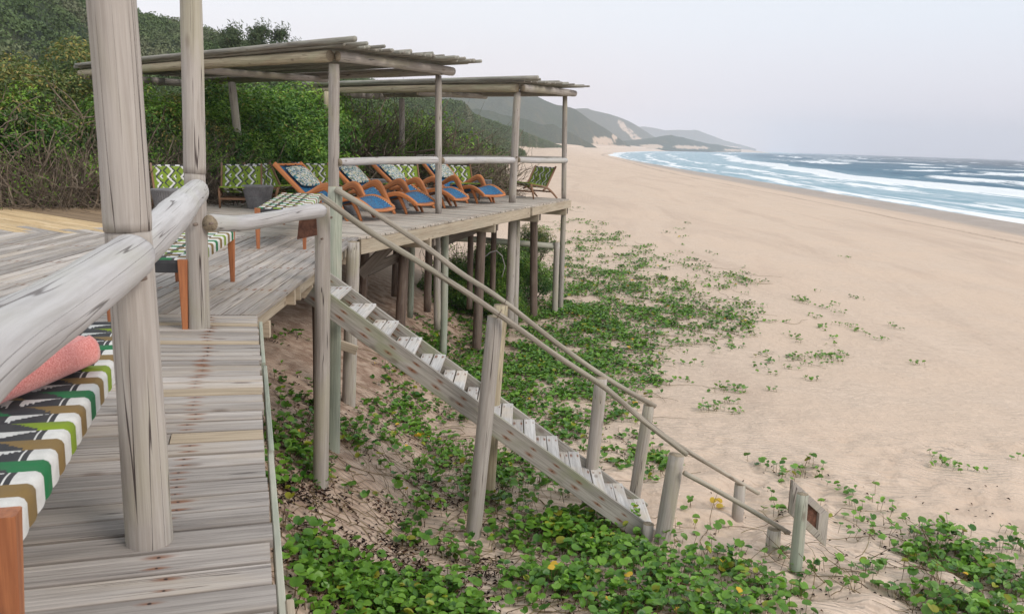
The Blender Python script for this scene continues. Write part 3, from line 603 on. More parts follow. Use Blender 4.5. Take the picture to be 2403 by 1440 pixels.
# ------------------------------------------------------------------ notice board
sg = empty('sign'); tag(sg, 'small framed notice seen from behind on a green post beside the stair foot', 'sign')
log('post', [at(1884, 1158, 7.72), at(1866, 1342, 7.66)+Vector((0, 0, -.2))], .058, .062, 'log_green', sg, 14, .15, .03)
S_ = [at(1862, 1127, 7.80), at(1945, 1203, 8.05), at(1938, 1282, 8.05), at(1855, 1205, 7.80)]
def frame_piece(a, b, c, d, m='log_pale', th=.03, nm='frame_board', sp=True):
    q = [a, b, c, d]; nrm = (b-a).cross(d-a).normalized(); V = [tuple(p) for p in q]+[tuple(p+nrm*th) for p in q]
    G = []; ax = (b-a).normalized(); ay = (d-a).normalized(); o3 = random.random()*9
    for p in V: v_ = Vector(p)-a; G.append((o3+v_.dot(ay), v_.dot(nrm), o3+v_.dot(ax)))
    mesh(nm, V, [(0, 1, 2, 3), (7, 6, 5, 4), (0, 4, 5, 1), (1, 5, 6, 2), (2, 6, 7, 3), (3, 7, 4, 0)], M[m], sg, g=G)
cn = sum(S_, Vector())/4; In = [cn+(p-cn)*.50 for p in S_]
for i in range(4): frame_piece(S_[i], S_[(i+1) % 4], In[(i+1) % 4], In[i], 'log')
nrm = (S_[1]-S_[0]).cross(S_[3]-S_[0]).normalized()
frame_piece(*[p-nrm*-.031+nrm*0 for p in [cn+(p-cn)*.98 for p in S_]], m='rust', th=.012, nm='notice_panel')
# ------------------------------------------------------------------ canopies
def canopy(P1, P2, Pl, label, npole, post_specs, rz, over, pr):
    root = empty('pergola'); tag(root, label, 'pergola', 'pole roofed pergolas over the deck')
    P1, P2, Pl = Vector(P1), Vector(P2), Vector(Pl); e = (P2-P1); le = e.length; e.normalize(); f = (Pl-P1); lf = f.length; f.normalize()
    dz = Vector((0, 0, 1))
    log('side_beam', [P1-f*.02-e*.08, P1+f*lf*.5-e*.08+dz*.02, Pl-e*.08+f*.1], .095, .088, 'log_beam', root, 16, .25, .07)
    log('side_beam', [P2-f*.0+dz*-.02, P2+f*lf*.5, P2+f*lf], .085, .085, 'log', root, 14, .3, .07)
    log('end_beam', [P1-f*.09+e*.02, P1+e*le*.5-f*.09+dz*.0, P2+e*.22-f*.09+dz*-.02], .086, .082, 'log', root, 16, .2, .05)
    log('end_beam', [Pl-e*.15-dz*.06-f*.3, Pl+e*le+e*.2-dz*.06-f*.3], .09, .085, 'log', root, 14, .3, .07)
    log('rafter', [P1+f*lf*.45-e*.1-dz*.08, P1+f*lf*.40+e*(le+.15)-dz*.08], .07, .065, 'log', root, 12, .3, .1)
    n = npole; sp = (le+.55)/n; k = 0; x = -.22
    while x < le+.42:
        r = random.uniform(.024, .040); x += r*.95
        o0 = over+random.uniform(-.16, .16); lay = random.random() < .22
        if k == 0: r = .05; o0 = over+.35
        if random.random() < .10: o0 += .35
        z0 = .115+r+(.04 if lay else 0)+random.uniform(-.006, .014)
        q0 = P1+e*x-f*o0+dz*(z0-.00*x); q1 = P1+e*(x+random.uniform(-.05, .05))+f*(lf+.2+random.uniform(-.1, .25))+dz*(z0+random.uniform(-.02, .02))
        md = (q0+q1)/2+e*random.uniform(-.03, .03)+dz*random.uniform(-.01, .015)
        # a roof pole can be two overlapped lengths
        log('roof_pole', [q0, md, q1], r, r*random.uniform(.75, 1.0), 'lath', root, 8, 1.1, .05, 'lath')
        x += r*.95 if not lay else r*.2; k += 1
    for (tp, bp, r0, m_) in post_specs: log('post', [tp, (Vector(tp)+Vector(bp))/2, bp], r0, r0*1.05, m_, root, 14, .3, .035)
    return root
Pa = at(782, 133, 14.3); Pb = at(1037, 164, 16.55); 
c1 = canopy(Pa, Pb, (Pa.x-7.0, Pa.y+6.0, Pa.z-.04), 'nearer pergola with a flat roof of thin poles over the first loungers', 50,
            [(at(784, 150, 14.35), at(783, 515, 14.6), .090, 'log'), (at(1029, 178, 16.6), at(1029, 502, 16.6), .062, 'log'), (at(544, 195, 19.5), at(571, 440, 19.0), .085, 'log'), (at(232, 185, 19.6), at(240, 470, 19.6), .08, 'log')], 0, .42, .027)
Pc = at(1217, 207, 20.2); Pd = at(1332, 217, 22.2)
c2 = canopy(Pc, Pd, (Pc.x-5.5, Pc.y+4.0, Pc.z-.02), 'farther pergola with a flat pole roof at the seaward end of the deck', 44,
            [(at(1214, 216, 20.3), at(1202, 476, 20.3), .085, 'log'), (at(1326, 226, 22.3), at(1323, 468, 22.45), .062, 'log'), (at(943, 232, 24.0), at(943, 400, 24.0), .08, 'log'), (at(767, 215, 23.0), at(769, 400, 23.0), .08, 'log_beam')], 0, .30, .027)
dr = empty('guard_rail'); tag(dr, 'pale horizontal log rails between the pergola posts on the seaward deck edge', 'railing')
log('rail', [at(797, 381, 14.45), at(900, 377, 15.4), at(1024, 376, 16.45)], .066, .070, 'log_pale', dr, 16, .2, .04)
log('rail', [at(1037, 377, 16.6), at(1120, 376, 18.2), at(1204, 376, 20.1)], .068, .072, 'log_pale', dr, 16, .2, .04)
log('rail', [at(1216, 375, 20.35), at(1270, 377, 21.3), at(1328, 377, 22.3)], .068, .070, 'log_pale', dr, 16, .2, .04)
log('rail', [at(950, 366, 24.0), at(1080, 368, 23.8), at(1205, 371, 23.5)], .055, .055, 'log', dr, 10, .4, .04)
log('rail', [at(1215, 370, 23.5), at(1322, 372, 23.2)], .055, .055, 'log', dr, 10, .4, .04)
# ------------------------------------------------------------------ furniture
WHT = (.74, .73, .70); DRK = (.035, .035, .04); GRN = (.20, .30, .012); OLV = (.22, .32, .01); BRN = (.24, .15, .045); EMR = (.005, .17, .05)
def grid_patch(name, pts, mat, parent, pat, thick=.0):
    # pts: array nv x nu x 3 ; pat(u,v)->colour per face
    nv, nu, _ = pts.shape; V = pts.reshape(-1, 3); idx = np.arange(nv*nu).reshape(nv, nu)
    Fq = np.stack([idx[:-1, :-1], idx[:-1, 1:], idx[1:, 1:], idx[1:, :-1]], -1).reshape(-1, 4)
    col = [pat((j+.5)/(nu-1), (i+.5)/(nv-1)) for i in range(nv-1) for j in range(nu-1)]
    if thick:
        n0_ = len(V); nn = np.cross(pts[-1, 0]-pts[0, 0], pts[0, -1]-pts[0, 0]); nn = nn/np.linalg.norm(nn)
        V = np.concatenate([V, V+nn*thick]); Fb = Fq[:, ::-1]+n0_; col = col+col
        ring = list(idx[0, :])+list(idx[1:, -1])+list(idx[-1, :-1][::-1])+list(idx[1:-1, 0][::-1])
        Fe = np.array([(a, a+n0_, b+n0_, b) for a, b in zip(ring, ring[1:]+ring[:1])]); Fq = np.concatenate([Fq, Fb, Fe]); col = col+[pat(0.01, .5)]*len(Fe)
    return mesh(name, V, Fq, M[mat], parent, smooth=False, g=V, col=col)
def chair_pat(nz=3.1, rows=2.5):
    def f(u, v):
        if v > .955: return WHT if int(u*8.99) % 2 else DRK
        if u < .07 or u > .93: return GRN
        tri = abs(((v*rows) % 1)*2-1); cu = u*nz; t = (cu-.42*tri) % 1
        if t < .17: return WHT
        if t < .30: return DRK
        t2 = (cu+.42*tri) % 1
        if abs(t2-.25) < .07: return DRK
        if .50 < t < .72 and .25 < ((v*rows) % 1) < .75 and abs(((v*rows) % 1)-.5) < (.75-t)*.9: return WHT if t < .62 else DRK
        return GRN
    return f
def poly_leg(name, pts, wd, th, mat, parent, y):
    # tapered bent leg in the x-z plane at lateral position y; pts (x,z,width)
    V = []; G = []; n = len(pts); o3 = random.random()*5
    s_ = 0
    for i, (x, z, wdt) in enumerate(pts):
        a = pts[max(0, i-1)]; b = pts[min(n-1, i+1)]; d = Vector((b[0]-a[0], b[1]-a[1])).normalized(); nn = Vector((-d.y, d.x))
        if i: s_ += math.hypot(x-pts[i-1][0], z-pts[i-1][1])
        c = .25
        for (k, yy) in ((-1, -.3), (-1, .3), (-.6, .5), (.6, .5), (1, .3), (1, -.3), (.6, -.5), (-.6, -.5)):
            V.append((x+nn.x*k*wdt/2, y+yy*th, z+nn.y*k*wdt/2)); G.append((o3+k*wdt/2, yy*th, o3+s_))
    Fc = []
    for i in range(n-1):
        for k in range(8): Fc.append((i*8+k, i*8+(k+1) % 8, (i+1)*8+(k+1) % 8, (i+1)*8+k))
    Fc += [tuple(range(7, -1, -1)), tuple(range((n-1)*8, n*8))]
    return mesh(name, V, Fc, M[mat], parent, smooth=True, g=G)
def smoothpts(P, n=5):
    out = []
    P = np.array(P)
    for i in range(len(P)-1):
        p0, p1, p2, p3 = P[max(0, i-1)], P[i], P[i+1], P[min(len(P)-1, i+2)]
        for k in range(n):
            f = k/n; out.append(.5*(2*p1+(p2-p0)*f+(2*p0-5*p1+4*p2-p3)*f*f+(3*p1-p0-3*p2+p3)*f**3))
    out.append(P[-1]); return [tuple(x) for x in out]
def make_chair():
    r = empty('lounge_chair'); W2 = .36
    nv, nu = 44, 56; pts = np.zeros((nv, nu, 3))
    for i in range(nv):
        v = i/(nv-1)
        for j in range(nu):
            u = j/(nu-1); x = -.12-.30*v; z = .27+.53*v; sag = .02*math.sin(math.pi*u)
            pts[i, j] = (x-sag, (u-.5)*2*W2, z)
    grid_patch('backrest', pts, 'weave', r, chair_pat(), .022)
    nv, nu = 12, 40; pts = np.zeros((nv, nu, 3))
    for i in range(nv):
        v = i/(nv-1)
        for j in range(nu): u = j/(nu-1); pts[i, j] = (-.08+.56*v, (u-.5)*2*W2, .30+.09*v-.03*math.sin(math.pi*v)*math.sin(math.pi*u))
    grid_patch('seat', pts, 'weave', r, lambda u, v: (WHT if int(u*9) % 2 else DRK) if v > .8 else (GRN if u < .08 or u > .92 else chair_pat()(u, v*.6)), .03)
    for y in (-W2-.012, W2+.012):
        poly_leg('side_rail', [(-.43, .82, .045), (-.10, .26, .05), (.0, .22, .04)], 0, .035, 'chair_wood', r, y)
        poly_leg('leg', [(.44, .37, .05), (.38, .20, .045), (.33, .0, .035)], 0, .035, 'chair_wood', r, y)
        poly_leg('leg', smoothpts([(.1, .33, .045), (-.14, .27, .055), (-.34, .15, .05), (-.52, .0, .035)], 3), 0, .035, 'chair_wood', r, y*1.0+.002)
        poly_leg('seat_rail', [(-.1, .29, .04), (.48, .37, .04)], 0, .03, 'chair_wood', r, y*.98)
    beam('stretcher', (-.30, -W2, .17), (-.30, W2, .17), .03, .04, 'chair_wood', r); beam('stretcher', (.36, -W2, .18), (.36, W2, .18), .03, .04, 'chair_wood', r)
    return r
def place(o, x, y, rz, label, cat=None, group=None, z=0):
    o.location = (x, y, z); o.rotation_euler = (0, 0, rz); o['label'] = label
    if cat: o['category'] = cat
    if group: o['group'] = group
ch0 = make_chair()
sea_a = math.atan2(-.35, .94)
chairs = [(-6.05, 15.35, -1.02, 'green patterned woven chair nearest the thicket, half hidden by the second tall post'),
          (-5.30, 16.55, -1.32, 'green and white woven chair standing just left behind the round grey drum table'),
          (-4.95, 17.55, -.45, 'green woven chair behind the head of the nearest blue lounger'),
          (-4.30, 18.65, -1.05, 'green woven chair behind and between the first and second blue loungers'),
          (-3.45, 19.15, -.45, 'green zigzag chair turned sideways behind the second lounger pillow'),
          (-2.55, 19.95, -1.2, 'green woven chair peeking out right of the third lounger pillow'),
          (-1.35, 20.9, -1.2, 'green woven chair peeking out right of the fourth lounger pillow'),
          (.45, 22.35, math.pi+.75, 'lone green and white chair at the far deck end facing inland')]
for i, (x, y, rz, lb) in enumerate(chairs):
    c = ch0 if i == 0 else copy_tree(ch0)
    place(c, x, y, rz, lb, 'chair', 'green woven lounge chairs on the deck')
BLU = (.012, .15, .36); BL2 = (.01, .24, .42); NAV = (.008, .03, .09)
def make_lounger():
    r = empty('sun_lounger'); W2 = .34
    prof = smoothpts([(-1.02, .90), (-.70, .63), (-.36, .36), (-.10, .24), (.14, .265), (.36, .35), (.56, .375), (.76, .31), (.94, .20)], 6)
    for y in (-W2-.03, W2+.03): poly_leg('side_rail', [(x, z, .085) for x, z in prof], 0, .05, 'teak', r, y)
    nu = 33; nv = len(prof); pts = np.zeros((nv, nu, 3))
    for i, (x, z) in enumerate(prof):
        for j in range(nu): u = j/(nu-1); pts[i, j] = (x, (u-.5)*2*(W2+.01), z+.02-.045*math.sin(math.pi*u))
    # denser rows
    rows = np.linspace(0, nv-1, 120); pts2 = np.stack([[np.interp(rows, np.arange(nv), pts[:, j, k]) for k in range(3)] for j in range(nu)], 0).transpose(2, 0, 1)
    def npat(u, v):
        a = int(u*32); b = int(v*119)
        if u < .04 or u > .96: return DRK if b % 3 else WHT
        return BLU if (a+b) % 2 else (BL2 if (a % 2 and float(hsh(a, b, 3)) > .4) else (.008, .06, .15))
    grid_patch('net', pts2, 'net', r, npat)
    beam('head_bar', (-1.0, -W2-.02, .885), (-1.0, W2+.02, .885), .10, .035, 'teak', r)
    # bowed foot bar
    pf = [(.93+.05*math.sin(math.pi*t), (t-.5)*2*(W2+.05), .20-.02*math.sin(math.pi*t)) for t in np.linspace(0, 1, 9)]
    V = []; G = []
    for (x, y, z) in pf:
        for (dx, dz_) in ((-.05, .035), (.035, .01), (.04, -.02), (-.045, .0)): V.append((x+dx, y, z+dz_)); G.append((dx, dz_, y))
    Fc = [(i*4+k, i*4+(k+1) % 4, (i+1)*4+(k+1) % 4, (i+1)*4+k) for i in range(8) for k in range(4)]+[(3, 2, 1, 0), (32, 33, 34, 35)]
    mesh('foot_bar', V, Fc, M['teak'], r, smooth=True, g=G)
    for y in (-W2-.095, W2+.095):
        poly_leg('armrest_leg', smoothpts([(-.52, .34, .05), (-.25, .42, .085), (.0, .54, .12), (.14, .54, .15), (.27, .38, .11), (.42, .15, .07), (.52, .0, .045)], 4), 0, .06, 'teak', r, y)
    for y in (-W2-.03, W2+.03):
        poly_leg('leg', smoothpts([(.52, .345, .07), (.63, .16, .06), (.70, .0, .04)], 3), 0, .045, 'teak', r, y*.82)
        poly_leg('leg', smoothpts([(-.30, .30, .07), (-.46, .14, .06), (-.56, .0, .04)], 3), 0, .045, 'teak', r, y)
    # pillow
    nv, nu = 30, 36; pts = np.zeros((nv, nu, 3)); pb = pts.copy()
    for i in range(nv):
        for j in range(nu):
            a = i/(nv-1)*2-1; b = j/(nu-1)*2-1; h = .075*((1-abs(a)**2.6)*(1-abs(b)**2.6))**.42 if abs(a) < 1 and abs(b) < 1 else 0
            ex = .25*(a*(1-.10*b*b)); ey = .30*(b*(1-.10*a*a)); bx = -.70+ex*.77; bz = .66-ex*.64
            pts[i, j] = (bx+h*.9*.64+.02, ey, bz+h*.9*.77+.03); pb[i, j] = (bx-h*.2*.64+.02, ey, bz-h*.2*.77+.03)
    PC = [(.62, .62, .55), (.66, .66, .62), (.02, .07, .16), (.03, .16, .22), (.55, .50, .25), (.06, .24, .26), (.64, .64, .60)]
    def pp_(u, v):
        i, j = int(v*29), int(u*35); s1 = float(hsh(i//2, j//2, 5)); s2 = float(hsh(i, j, 9))
        return PC[int((s2*.999 if (i+j) % 2 else s1*.999)*7)]
    grid_patch('pillow', pts, 'pillow', r, pp_); r.children[-1].data.polygons.foreach_set('use_smooth', np.ones(len(r.children[-1].data.polygons), bool))
    pl = r.children[-1]; un = grid_patch('pillow_back', pb[:, ::-1], 'pillow', pl, lambda u, v: (.05, .2, .24))
    for y in (-.14, .14): beam('strap', (-.80, y, .79), (-1.03, y, .93), .035, .006, 'black', r, up=(.6, 0, .8))
    return r
M['black'].name = 'strap_webbing'
lg0 = make_lounger()
feet = [(-2.5, 14.79), (-1.93, 16.45), (-1.37, 18.15), (-.68, 19.75)]; rot = [sea_a-.02, sea_a-.05, sea_a+.02, sea_a-.30]
ll = ['nearest blue net lounger with an orange wooden frame, partly behind the stair post', 'second blue net lounger from the stair posts, its pillow behind the tall pergola post',
      'third blue net lounger from the stair, its foot beside the slim pergola post', 'farthest blue net lounger, its foot next to a grey box table']
for i, ((x, y), a) in enumerate(zip(feet, rot)):
    o = lg0 if i == 0 else copy_tree(lg0)
    place(o, x-.70*math.cos(a), y-.70*math.sin(a), a, ll[i], 'sun lounger', 'orange wood loungers with blue net')
def drum(name, x, y, r0, r1, h, label, cat, ribs=44, grp=None, square=False):
    n = ribs*4 if not square else 88; V = []; Fc = []
    lv = [(0, r0*.94), (.03, r0), (h*.48, r0+(r1-r0)*.5), (h*.50, r0+(r1-r0)*.5), (h*.93, r1), (h*.94, r1), (h-.006, r1), (h, r1-.008)]
    for k, (z, r) in enumerate(lv):
        for i in range(n):
            t = 2*math.pi*i/n; rr = r-(.008 if (3 <= k <= 4 and i % 4 < 2) else 0)
            if square: q = max(abs(math.cos(t)), abs(math.sin(t))); rr = rr/q*.93
            V.append((rr*math.cos(t), rr*math.sin(t), z))
    for k in range(len(lv)-1):
        for i in range(n): Fc.append((k*n+i, k*n+(i+1) % n, (k+1)*n+(i+1) % n, (k+1)*n+i))
    Fc.append(tuple(range((len(lv)-1)*n, len(lv)*n)))
    o = mesh(name, V, Fc, M['concrete']); o.location = (x, y, 0); tag(o, label, cat, grp); return o
p = atz(597, 492); drum('drum_table', p.x, p.y+.25, .20, .29, .44, 'round dark grey ribbed drum table in front of the green woven chair', 'side table', grp='grey drum tables')
p = atz(382, 508); drum('drum_table', p.x, p.y+.3, .21, .29, .44, 'round grey ribbed drum table between the two tall near posts', 'side table', grp='grey drum tables')
p = atz(925, 470); drum('drum_table', p.x-.3, p.y+.2, .30, .33, .46, 'grey drum table behind the second and third loungers', 'side table', grp='grey drum tables')
p = atz(1122, 467); drum('drum_table', p.x+.02, p.y+.3, .27, .31, .46, 'square sided grey ribbed box table beside the farthest lounger', 'side table', 40, 'grey drum tables', True)
p = atz(822, 505); drum('cone_stool', p.x-.1, p.y+.1, .27, .17, .33, 'dark cone shaped stool under the foot of the nearest lounger', 'stool', 10, 'dark cone stools')
p = atz(945, 492); drum('cone_stool', p.x-.15, p.y+.15, .27, .17, .33, 'dark cone shaped stool under the foot of the second lounger', 'stool', 10, 'dark cone stools')
p = atz(1010, 478); drum('cone_stool', p.x-.15, p.y+.2, .27, .17, .33, 'dark cone shaped stool beside the slim pergola post', 'stool', 10, 'dark cone stools')
# woven benches
def bench_pat(Lb, Wb, over, bw, far=False):
    cols = [BRN, EMR, BRN, OLV]
    def f(u, v, side=False):
        s_ = v*Lb; k = int(s_//bw); fr = (s_ % bw)/bw; base = WHT if k % 2 == 0 else cols[(k//2) % 4]
        if side: return base
        if far:
            n = int((1-u)*Wb/.105); q = ((1-u)*Wb/.105) % 1
            if n == 0: return base
            return (cols[(k//2+n) % 4] if (n+k) % 2 and abs(q-.5) < .5-.3*fr else (WHT if (n+k+1) % 2 and q < .75-.4*fr else DRK))
        a = (1-u)*Wb*1.55; saw = .16*((a*75) % 1)
        if k % 2:
            if a < .12: return base
            if a < .27: return base if fr > (a-.12)/.15*.95-.08+saw*(a > .13) else DRK
            if a < .31: return DRK
            if a < .46: return cols[(k//2+1) % 4] if fr < (a-.31)/.15-.1+saw else DRK
            return DRK if (a < .52 or abs(fr-.5) > ((a*5) % 1)*.5) else cols[(k//2) % 4]
        if a < .09: return WHT
        if a < .115: return DRK
        if a < .128: return WHT
        if a < .145: return DRK
        if a < .31: return WHT if (fr > 1.02-(a-.145)/.165*.9-saw or fr > .93) else DRK
        if a < .36: return DRK
        if a < .50: return WHT if fr > (a-.36)/.14-.1+saw else DRK
        return (WHT if abs(fr-.5) < .5-((a*5) % 1)*.5 else DRK)
    return f
def bench(p_near_r, p_far_r, Wb, label, z=.5, bw=.085, fine=1.0, far=False):
    a = Vector((p_near_r[0], p_near_r[1])); b = Vector((p_far_r[0], p_far_r[1])); d = (b-a); Lb = d.length; d.normalize(); nrm = Vector((-d.y, d.x))   # to the left
    r = empty('woven_bench', (a.x, a.y, 0), math.atan2(d.y, d.x)); tag(r, label, 'bench', 'woven strap benches along the rail')
    pat = bench_pat(Lb, Wb, .08, bw, far); nv = int(Lb/.0085*fine); nu = int(Wb/(.0055 if not far else .012)*fine); sx_ = 8
    prof = [(0-.0, -.085), (0, -.05), (0, -.018), (.006, -.006), (.018, 0)]+[(.018+(Wb-.036)*t, .0) for t in np.linspace(0, 1, nu)[1:]]+[(Wb-.006, -.006), (Wb, -.018), (Wb, -.085)]
    pts = np.zeros((nv, len(prof), 3)); cl = []
    for i in range(nv):
        s_ = Lb*i/(nv-1); edge = min(s_, Lb-s_)
        bulge = .004*abs(math.sin(math.pi*s_/bw))
        for j, (y, zz_) in enumerate(prof):
            pts[i, j] = (s_, y-(bulge if j < 4 else (-bulge if j > len(prof)-4 else 0)), z+zz_+(bulge if 4 <= j <= len(prof)-4 else 0)-(.012 if edge < .004 else 0))
    V = pts.reshape(-1, 3); m_ = len(prof); idx = np.arange(nv*m_).reshape(nv, m_)
    Fq = np.stack([idx[:-1, :-1], idx[1:, :-1], idx[1:, 1:], idx[:-1, 1:]], -1).reshape(-1, 4)
    for i in range(nv-1):
        for j in range(m_-1):
            y = (prof[j][0]+prof[j+1][0])/2; v = (i+.5)/(nv-1); cl.append(pat(1-y/Wb, v, j < 4 or j > m_-5))
    mesh('woven_seat', V, Fq, M['weave'], r, smooth=False, g=V, col=cl)
    # dark wrapped end rails and straps underneath
    for s_ in (.0, Lb):
        V = []; Fc = []; n = 14; yy = np.linspace(.05, Wb-.05, 24); o3 = -.028 if s_ == 0 else .0
        for k, y in enumerate(yy):
            for (dx, dz_) in ((-.012, 0), (-.02, -.02), (-.02, -.085), (0.02, -.095), (.03, 0)): V.append((s_+(dx if s_ == 0 else -dx), y, z-.004+dz_))
        Fc = [(k*5+q, k*5+(q+1) % 5, (k+1)*5+(q+1) % 5, (k+1)*5+q) for k in range(23) for q in range(5)]
        mesh('end_wrap', V, Fc, M['weave'], r, g=V, col=[DRK]*len(Fc))
    lw = .07
    for (sx2, sy) in ((-.015, .028), (-.015, Wb-.03), (Lb+.015, .028), (Lb+.015, Wb-.03)):
        log_ = beam('leg', (sx2, sy, z+.004), (sx2-(.02 if sx2 < 1 else -.02), sy, 0), lw, lw, 'teak_leg', r, up=(0, 1, 0), tap=.55, bev=.006)
    return r
bn = bench((-1.165, 1.90), (-1.79, 4.0), .60, 'nearest woven bench with brown, green and white straps holding a pink towel')
bench((-2.335, 6.05), (-2.66, 8.05), .56, 'second woven bench beyond the second tall post on the diagonal boards', fine=.6, bw=.10, far=True)
bench((-2.60, 10.65), (-3.08, 13.6), .62, 'third woven bench standing beyond the log rail near the first lounger', fine=.5, bw=.19, far=True)
# towel: rolled terry towel lying across the near bench
def towel():
    c0 = at(100, 880, 2.75); c0 = atz(196, 820, .575); c1 = atz(60, 868, .585)
    d = (c1-c0); d.z = 0; d.normalize(); sidev = Vector((-d.y, d.x, 0)); n = 120; V = []; Fc = []
    R_ = .068; turns = 2.6; m = 26
    for i in range(n):
        t = i/(n-1); ang = -turns*2*math.pi*(1-t)+1.1; r = .016+(R_-.016)*t
        for k in range(m):
            s_ = k/(m-1)*.55; wob = .006*(float(vnoise(s_*9, ang*1.3, 4))-.5)+.012*t*(float(vnoise(s_*4, 2+t*3, 7))-.5)
            e = .014*math.sin(ang*.7) if k == 0 else 0
            V.append(c0+d*(s_+e)+sidev*((r+wob)*math.cos(ang))+Vector((0, 0, (r+wob)*math.sin(ang)*.93)))
    for i in range(n-1):
        for k in range(m-1): Fc.append((i*m+k, i*m+k+1, (i+1)*m+k+1, (i+1)*m+k))
    o = mesh('towel', [tuple(v) for v in V], Fc, M['towel'], smooth=True); sol = o.modifiers.new('thick', 'SOLIDIFY'); sol.thickness = .012; sol.offset = 0
    tag(o, 'rolled pink terry towel lying on the nearest woven bench', 'towel')
towel()
# ------------------------------------------------------------------ vegetation
def leaf_cloud(C, Nn, size, asp, rngseed, colr, fold=.35, shape='quad'):
    """many small folded leaves: centres C (n,3), rough normals Nn (n,3)"""
    rg = np.random.default_rng(rngseed); n = len(C)
    Nn = Nn+rg.normal(0, .45, (n, 3)); Nn /= np.linalg.norm(Nn, axis=1)[:, None]
    t = rg.normal(0, 1, (n, 3)); t -= (t*Nn).sum(1)[:, None]*Nn; t /= np.linalg.norm(t, axis=1)[:, None]; b = np.cross(Nn, t)
    s_ = (size*rg.uniform(.6, 1.3, n))[:, None]
    p0 = C-t*s_; p1 = C+b*s_*asp+Nn*s_*fold; p2 = C+t*s_; p3 = C-b*s_*asp+Nn*s_*fold
    V = np.stack([p0, p1, p2, p3], 1).reshape(-1, 3); idx = np.arange(n)*4
    Fq = np.stack([idx, idx+1, idx+2, idx+2, idx+3, idx], 1).reshape(-1, 3)
    return V, Fq, np.repeat(colr, 4, 0)
def branch_mesh(paths, sides=4):
    V = []; Fc = []
    for (pts, r0, r1) in paths:
        n = len(pts); b0 = len(V)
        for i, p in enumerate(pts):
            p = Vector(p); q = Vector(pts[min(n-1, i+1)])-Vector(pts[max(0, i-1)]); q.normalize(); up = Vector((0, 0, 1)) if abs(q.z) < .9 else Vector((1, 0, 0))
            a = q.cross(up).normalized(); b = q.cross(a); r = r0+(r1-r0)*i/(n-1)
            for k in range(sides): t = 2*math.pi*k/sides; V.append(tuple(p+a*math.cos(t)*r+b*math.sin(t)*r))
        for i in range(n-1):
            for k in range(sides): Fc.append((b0+i*sides+k, b0+i*sides+(k+1) % sides, b0+(i+1)*sides+(k+1) % sides, b0+(i+1)*sides+k))
    return V, Fc
def wander(p, d, L_, n, curl, rg):
    pts = [Vector(p)]; d = Vector(d).normalized()
    for i in range(n): d = (d+Vector(rg.normal(0, curl, 3))).normalized(); pts.append(pts[-1]+d*(L_/n))
    return pts
def make_shrub(name, seed, mat, nleaf, lsize, R=(1.3, 1.3, 1.2), nbr=22, gold=.1, ycol=None, base=.2):
    rg = np.random.default_rng(seed); root = empty(name)
    nl = 26; lob = rg.normal(0, 1, (nl, 3)); lob /= np.linalg.norm(lob, axis=1)[:, None]; lob[:, 2] = np.abs(lob[:, 2])*1.0-.25
    lc = lob*rg.uniform(.45, .95, (nl, 1))*np.array(R); lr = rg.uniform(.25, .55, nl)*R[0]*.8
    k = rg.integers(0, nl, nleaf); dv = rg.normal(0, 1, (nleaf, 3)); dv /= np.linalg.norm(dv, axis=1)[:, None]
    rad = rg.uniform(.55, 1.08, nleaf)**.6
    C = lc[k]+dv*(lr[k]*rad)[:, None]; C[:, 2] += R[2]*.75
    kp = C[:, 2] > base*R[2]*(.4+.9*rg.random(nleaf)); C = C[kp]; dv = dv[kp]; k = k[kp]; n = len(C)
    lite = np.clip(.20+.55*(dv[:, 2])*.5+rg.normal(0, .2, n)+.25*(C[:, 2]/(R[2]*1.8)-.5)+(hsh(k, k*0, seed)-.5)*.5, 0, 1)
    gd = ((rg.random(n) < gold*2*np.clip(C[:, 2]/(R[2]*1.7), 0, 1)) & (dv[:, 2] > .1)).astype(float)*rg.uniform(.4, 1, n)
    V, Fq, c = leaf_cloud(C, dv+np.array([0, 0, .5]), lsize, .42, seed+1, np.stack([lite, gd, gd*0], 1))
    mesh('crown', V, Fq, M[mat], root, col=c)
    paths = []
    for i in range(nbr):
        a = rg.uniform(0, 6.28); tgt = lc[i % nl]+np.array([0, 0, R[2]*.75]); p0 = np.array([math.cos(a)*.12, math.sin(a)*.12, -.2]); d = tgt-p0
        pts = wander(p0, d, np.linalg.norm(d), 6, .13, rg); paths.append((pts, .035, .010))
        for _ in range(4):
            q = pts[rg.integers(2, 6)]; paths.append((wander(q, rg.normal(0, 1, 3)+np.array([0, 0, .4]), rg.uniform(.4, .9), 4, .2, rg), .010, .003))
    V, Fc = branch_mesh(paths); mesh('branches', V, Fc, M['twig'], root, g=V)
    return root
def make_bare(name, seed, ntw, R=(1.2, 1.0, 1.1), leafy=500):
    rg = np.random.default_rng(seed); root = empty(name); paths = []
    for i in range(ntw):
        p0 = np.array([rg.normal(0, R[0]*.55), rg.normal(0, R[1]*.5), rg.uniform(-.1, .5)*R[2]]); d = np.array([rg.normal(0, .8), rg.normal(-.2, .6), rg.uniform(-.1, 1.1)])
        L_ = rg.uniform(.5, 1.7); r0 = .022 if i % 14 == 0 else rg.uniform(.004, .010); paths.append((wander(p0, d, L_, 6, .25, rg), r0, r0*.35))
    V, Fc = branch_mesh(paths, 3); mesh('branches', V, Fc, M['twig'], root, g=V)
    if leafy:
        C = rg.normal(0, 1, (leafy, 3))*np.array([R[0]*.5, R[1]*.5, R[2]*.35])+np.array([0, 0, R[2]*.8]); cl = C[rg.integers(0, leafy, 9)]; C = cl[rg.integers(0, 9, leafy)]+rg.normal(0, .14, (leafy, 3))
        V, Fq, c = leaf_cloud(C, rg.normal(0, 1, (leafy, 3)), .038, .5, seed, np.stack([rg.uniform(.2, .9, leafy), 0*rg.random(leafy), 0*rg.random(leafy)], 1))
        mesh('leaves', V, Fq, M['bush'], root, col=c)
    return root
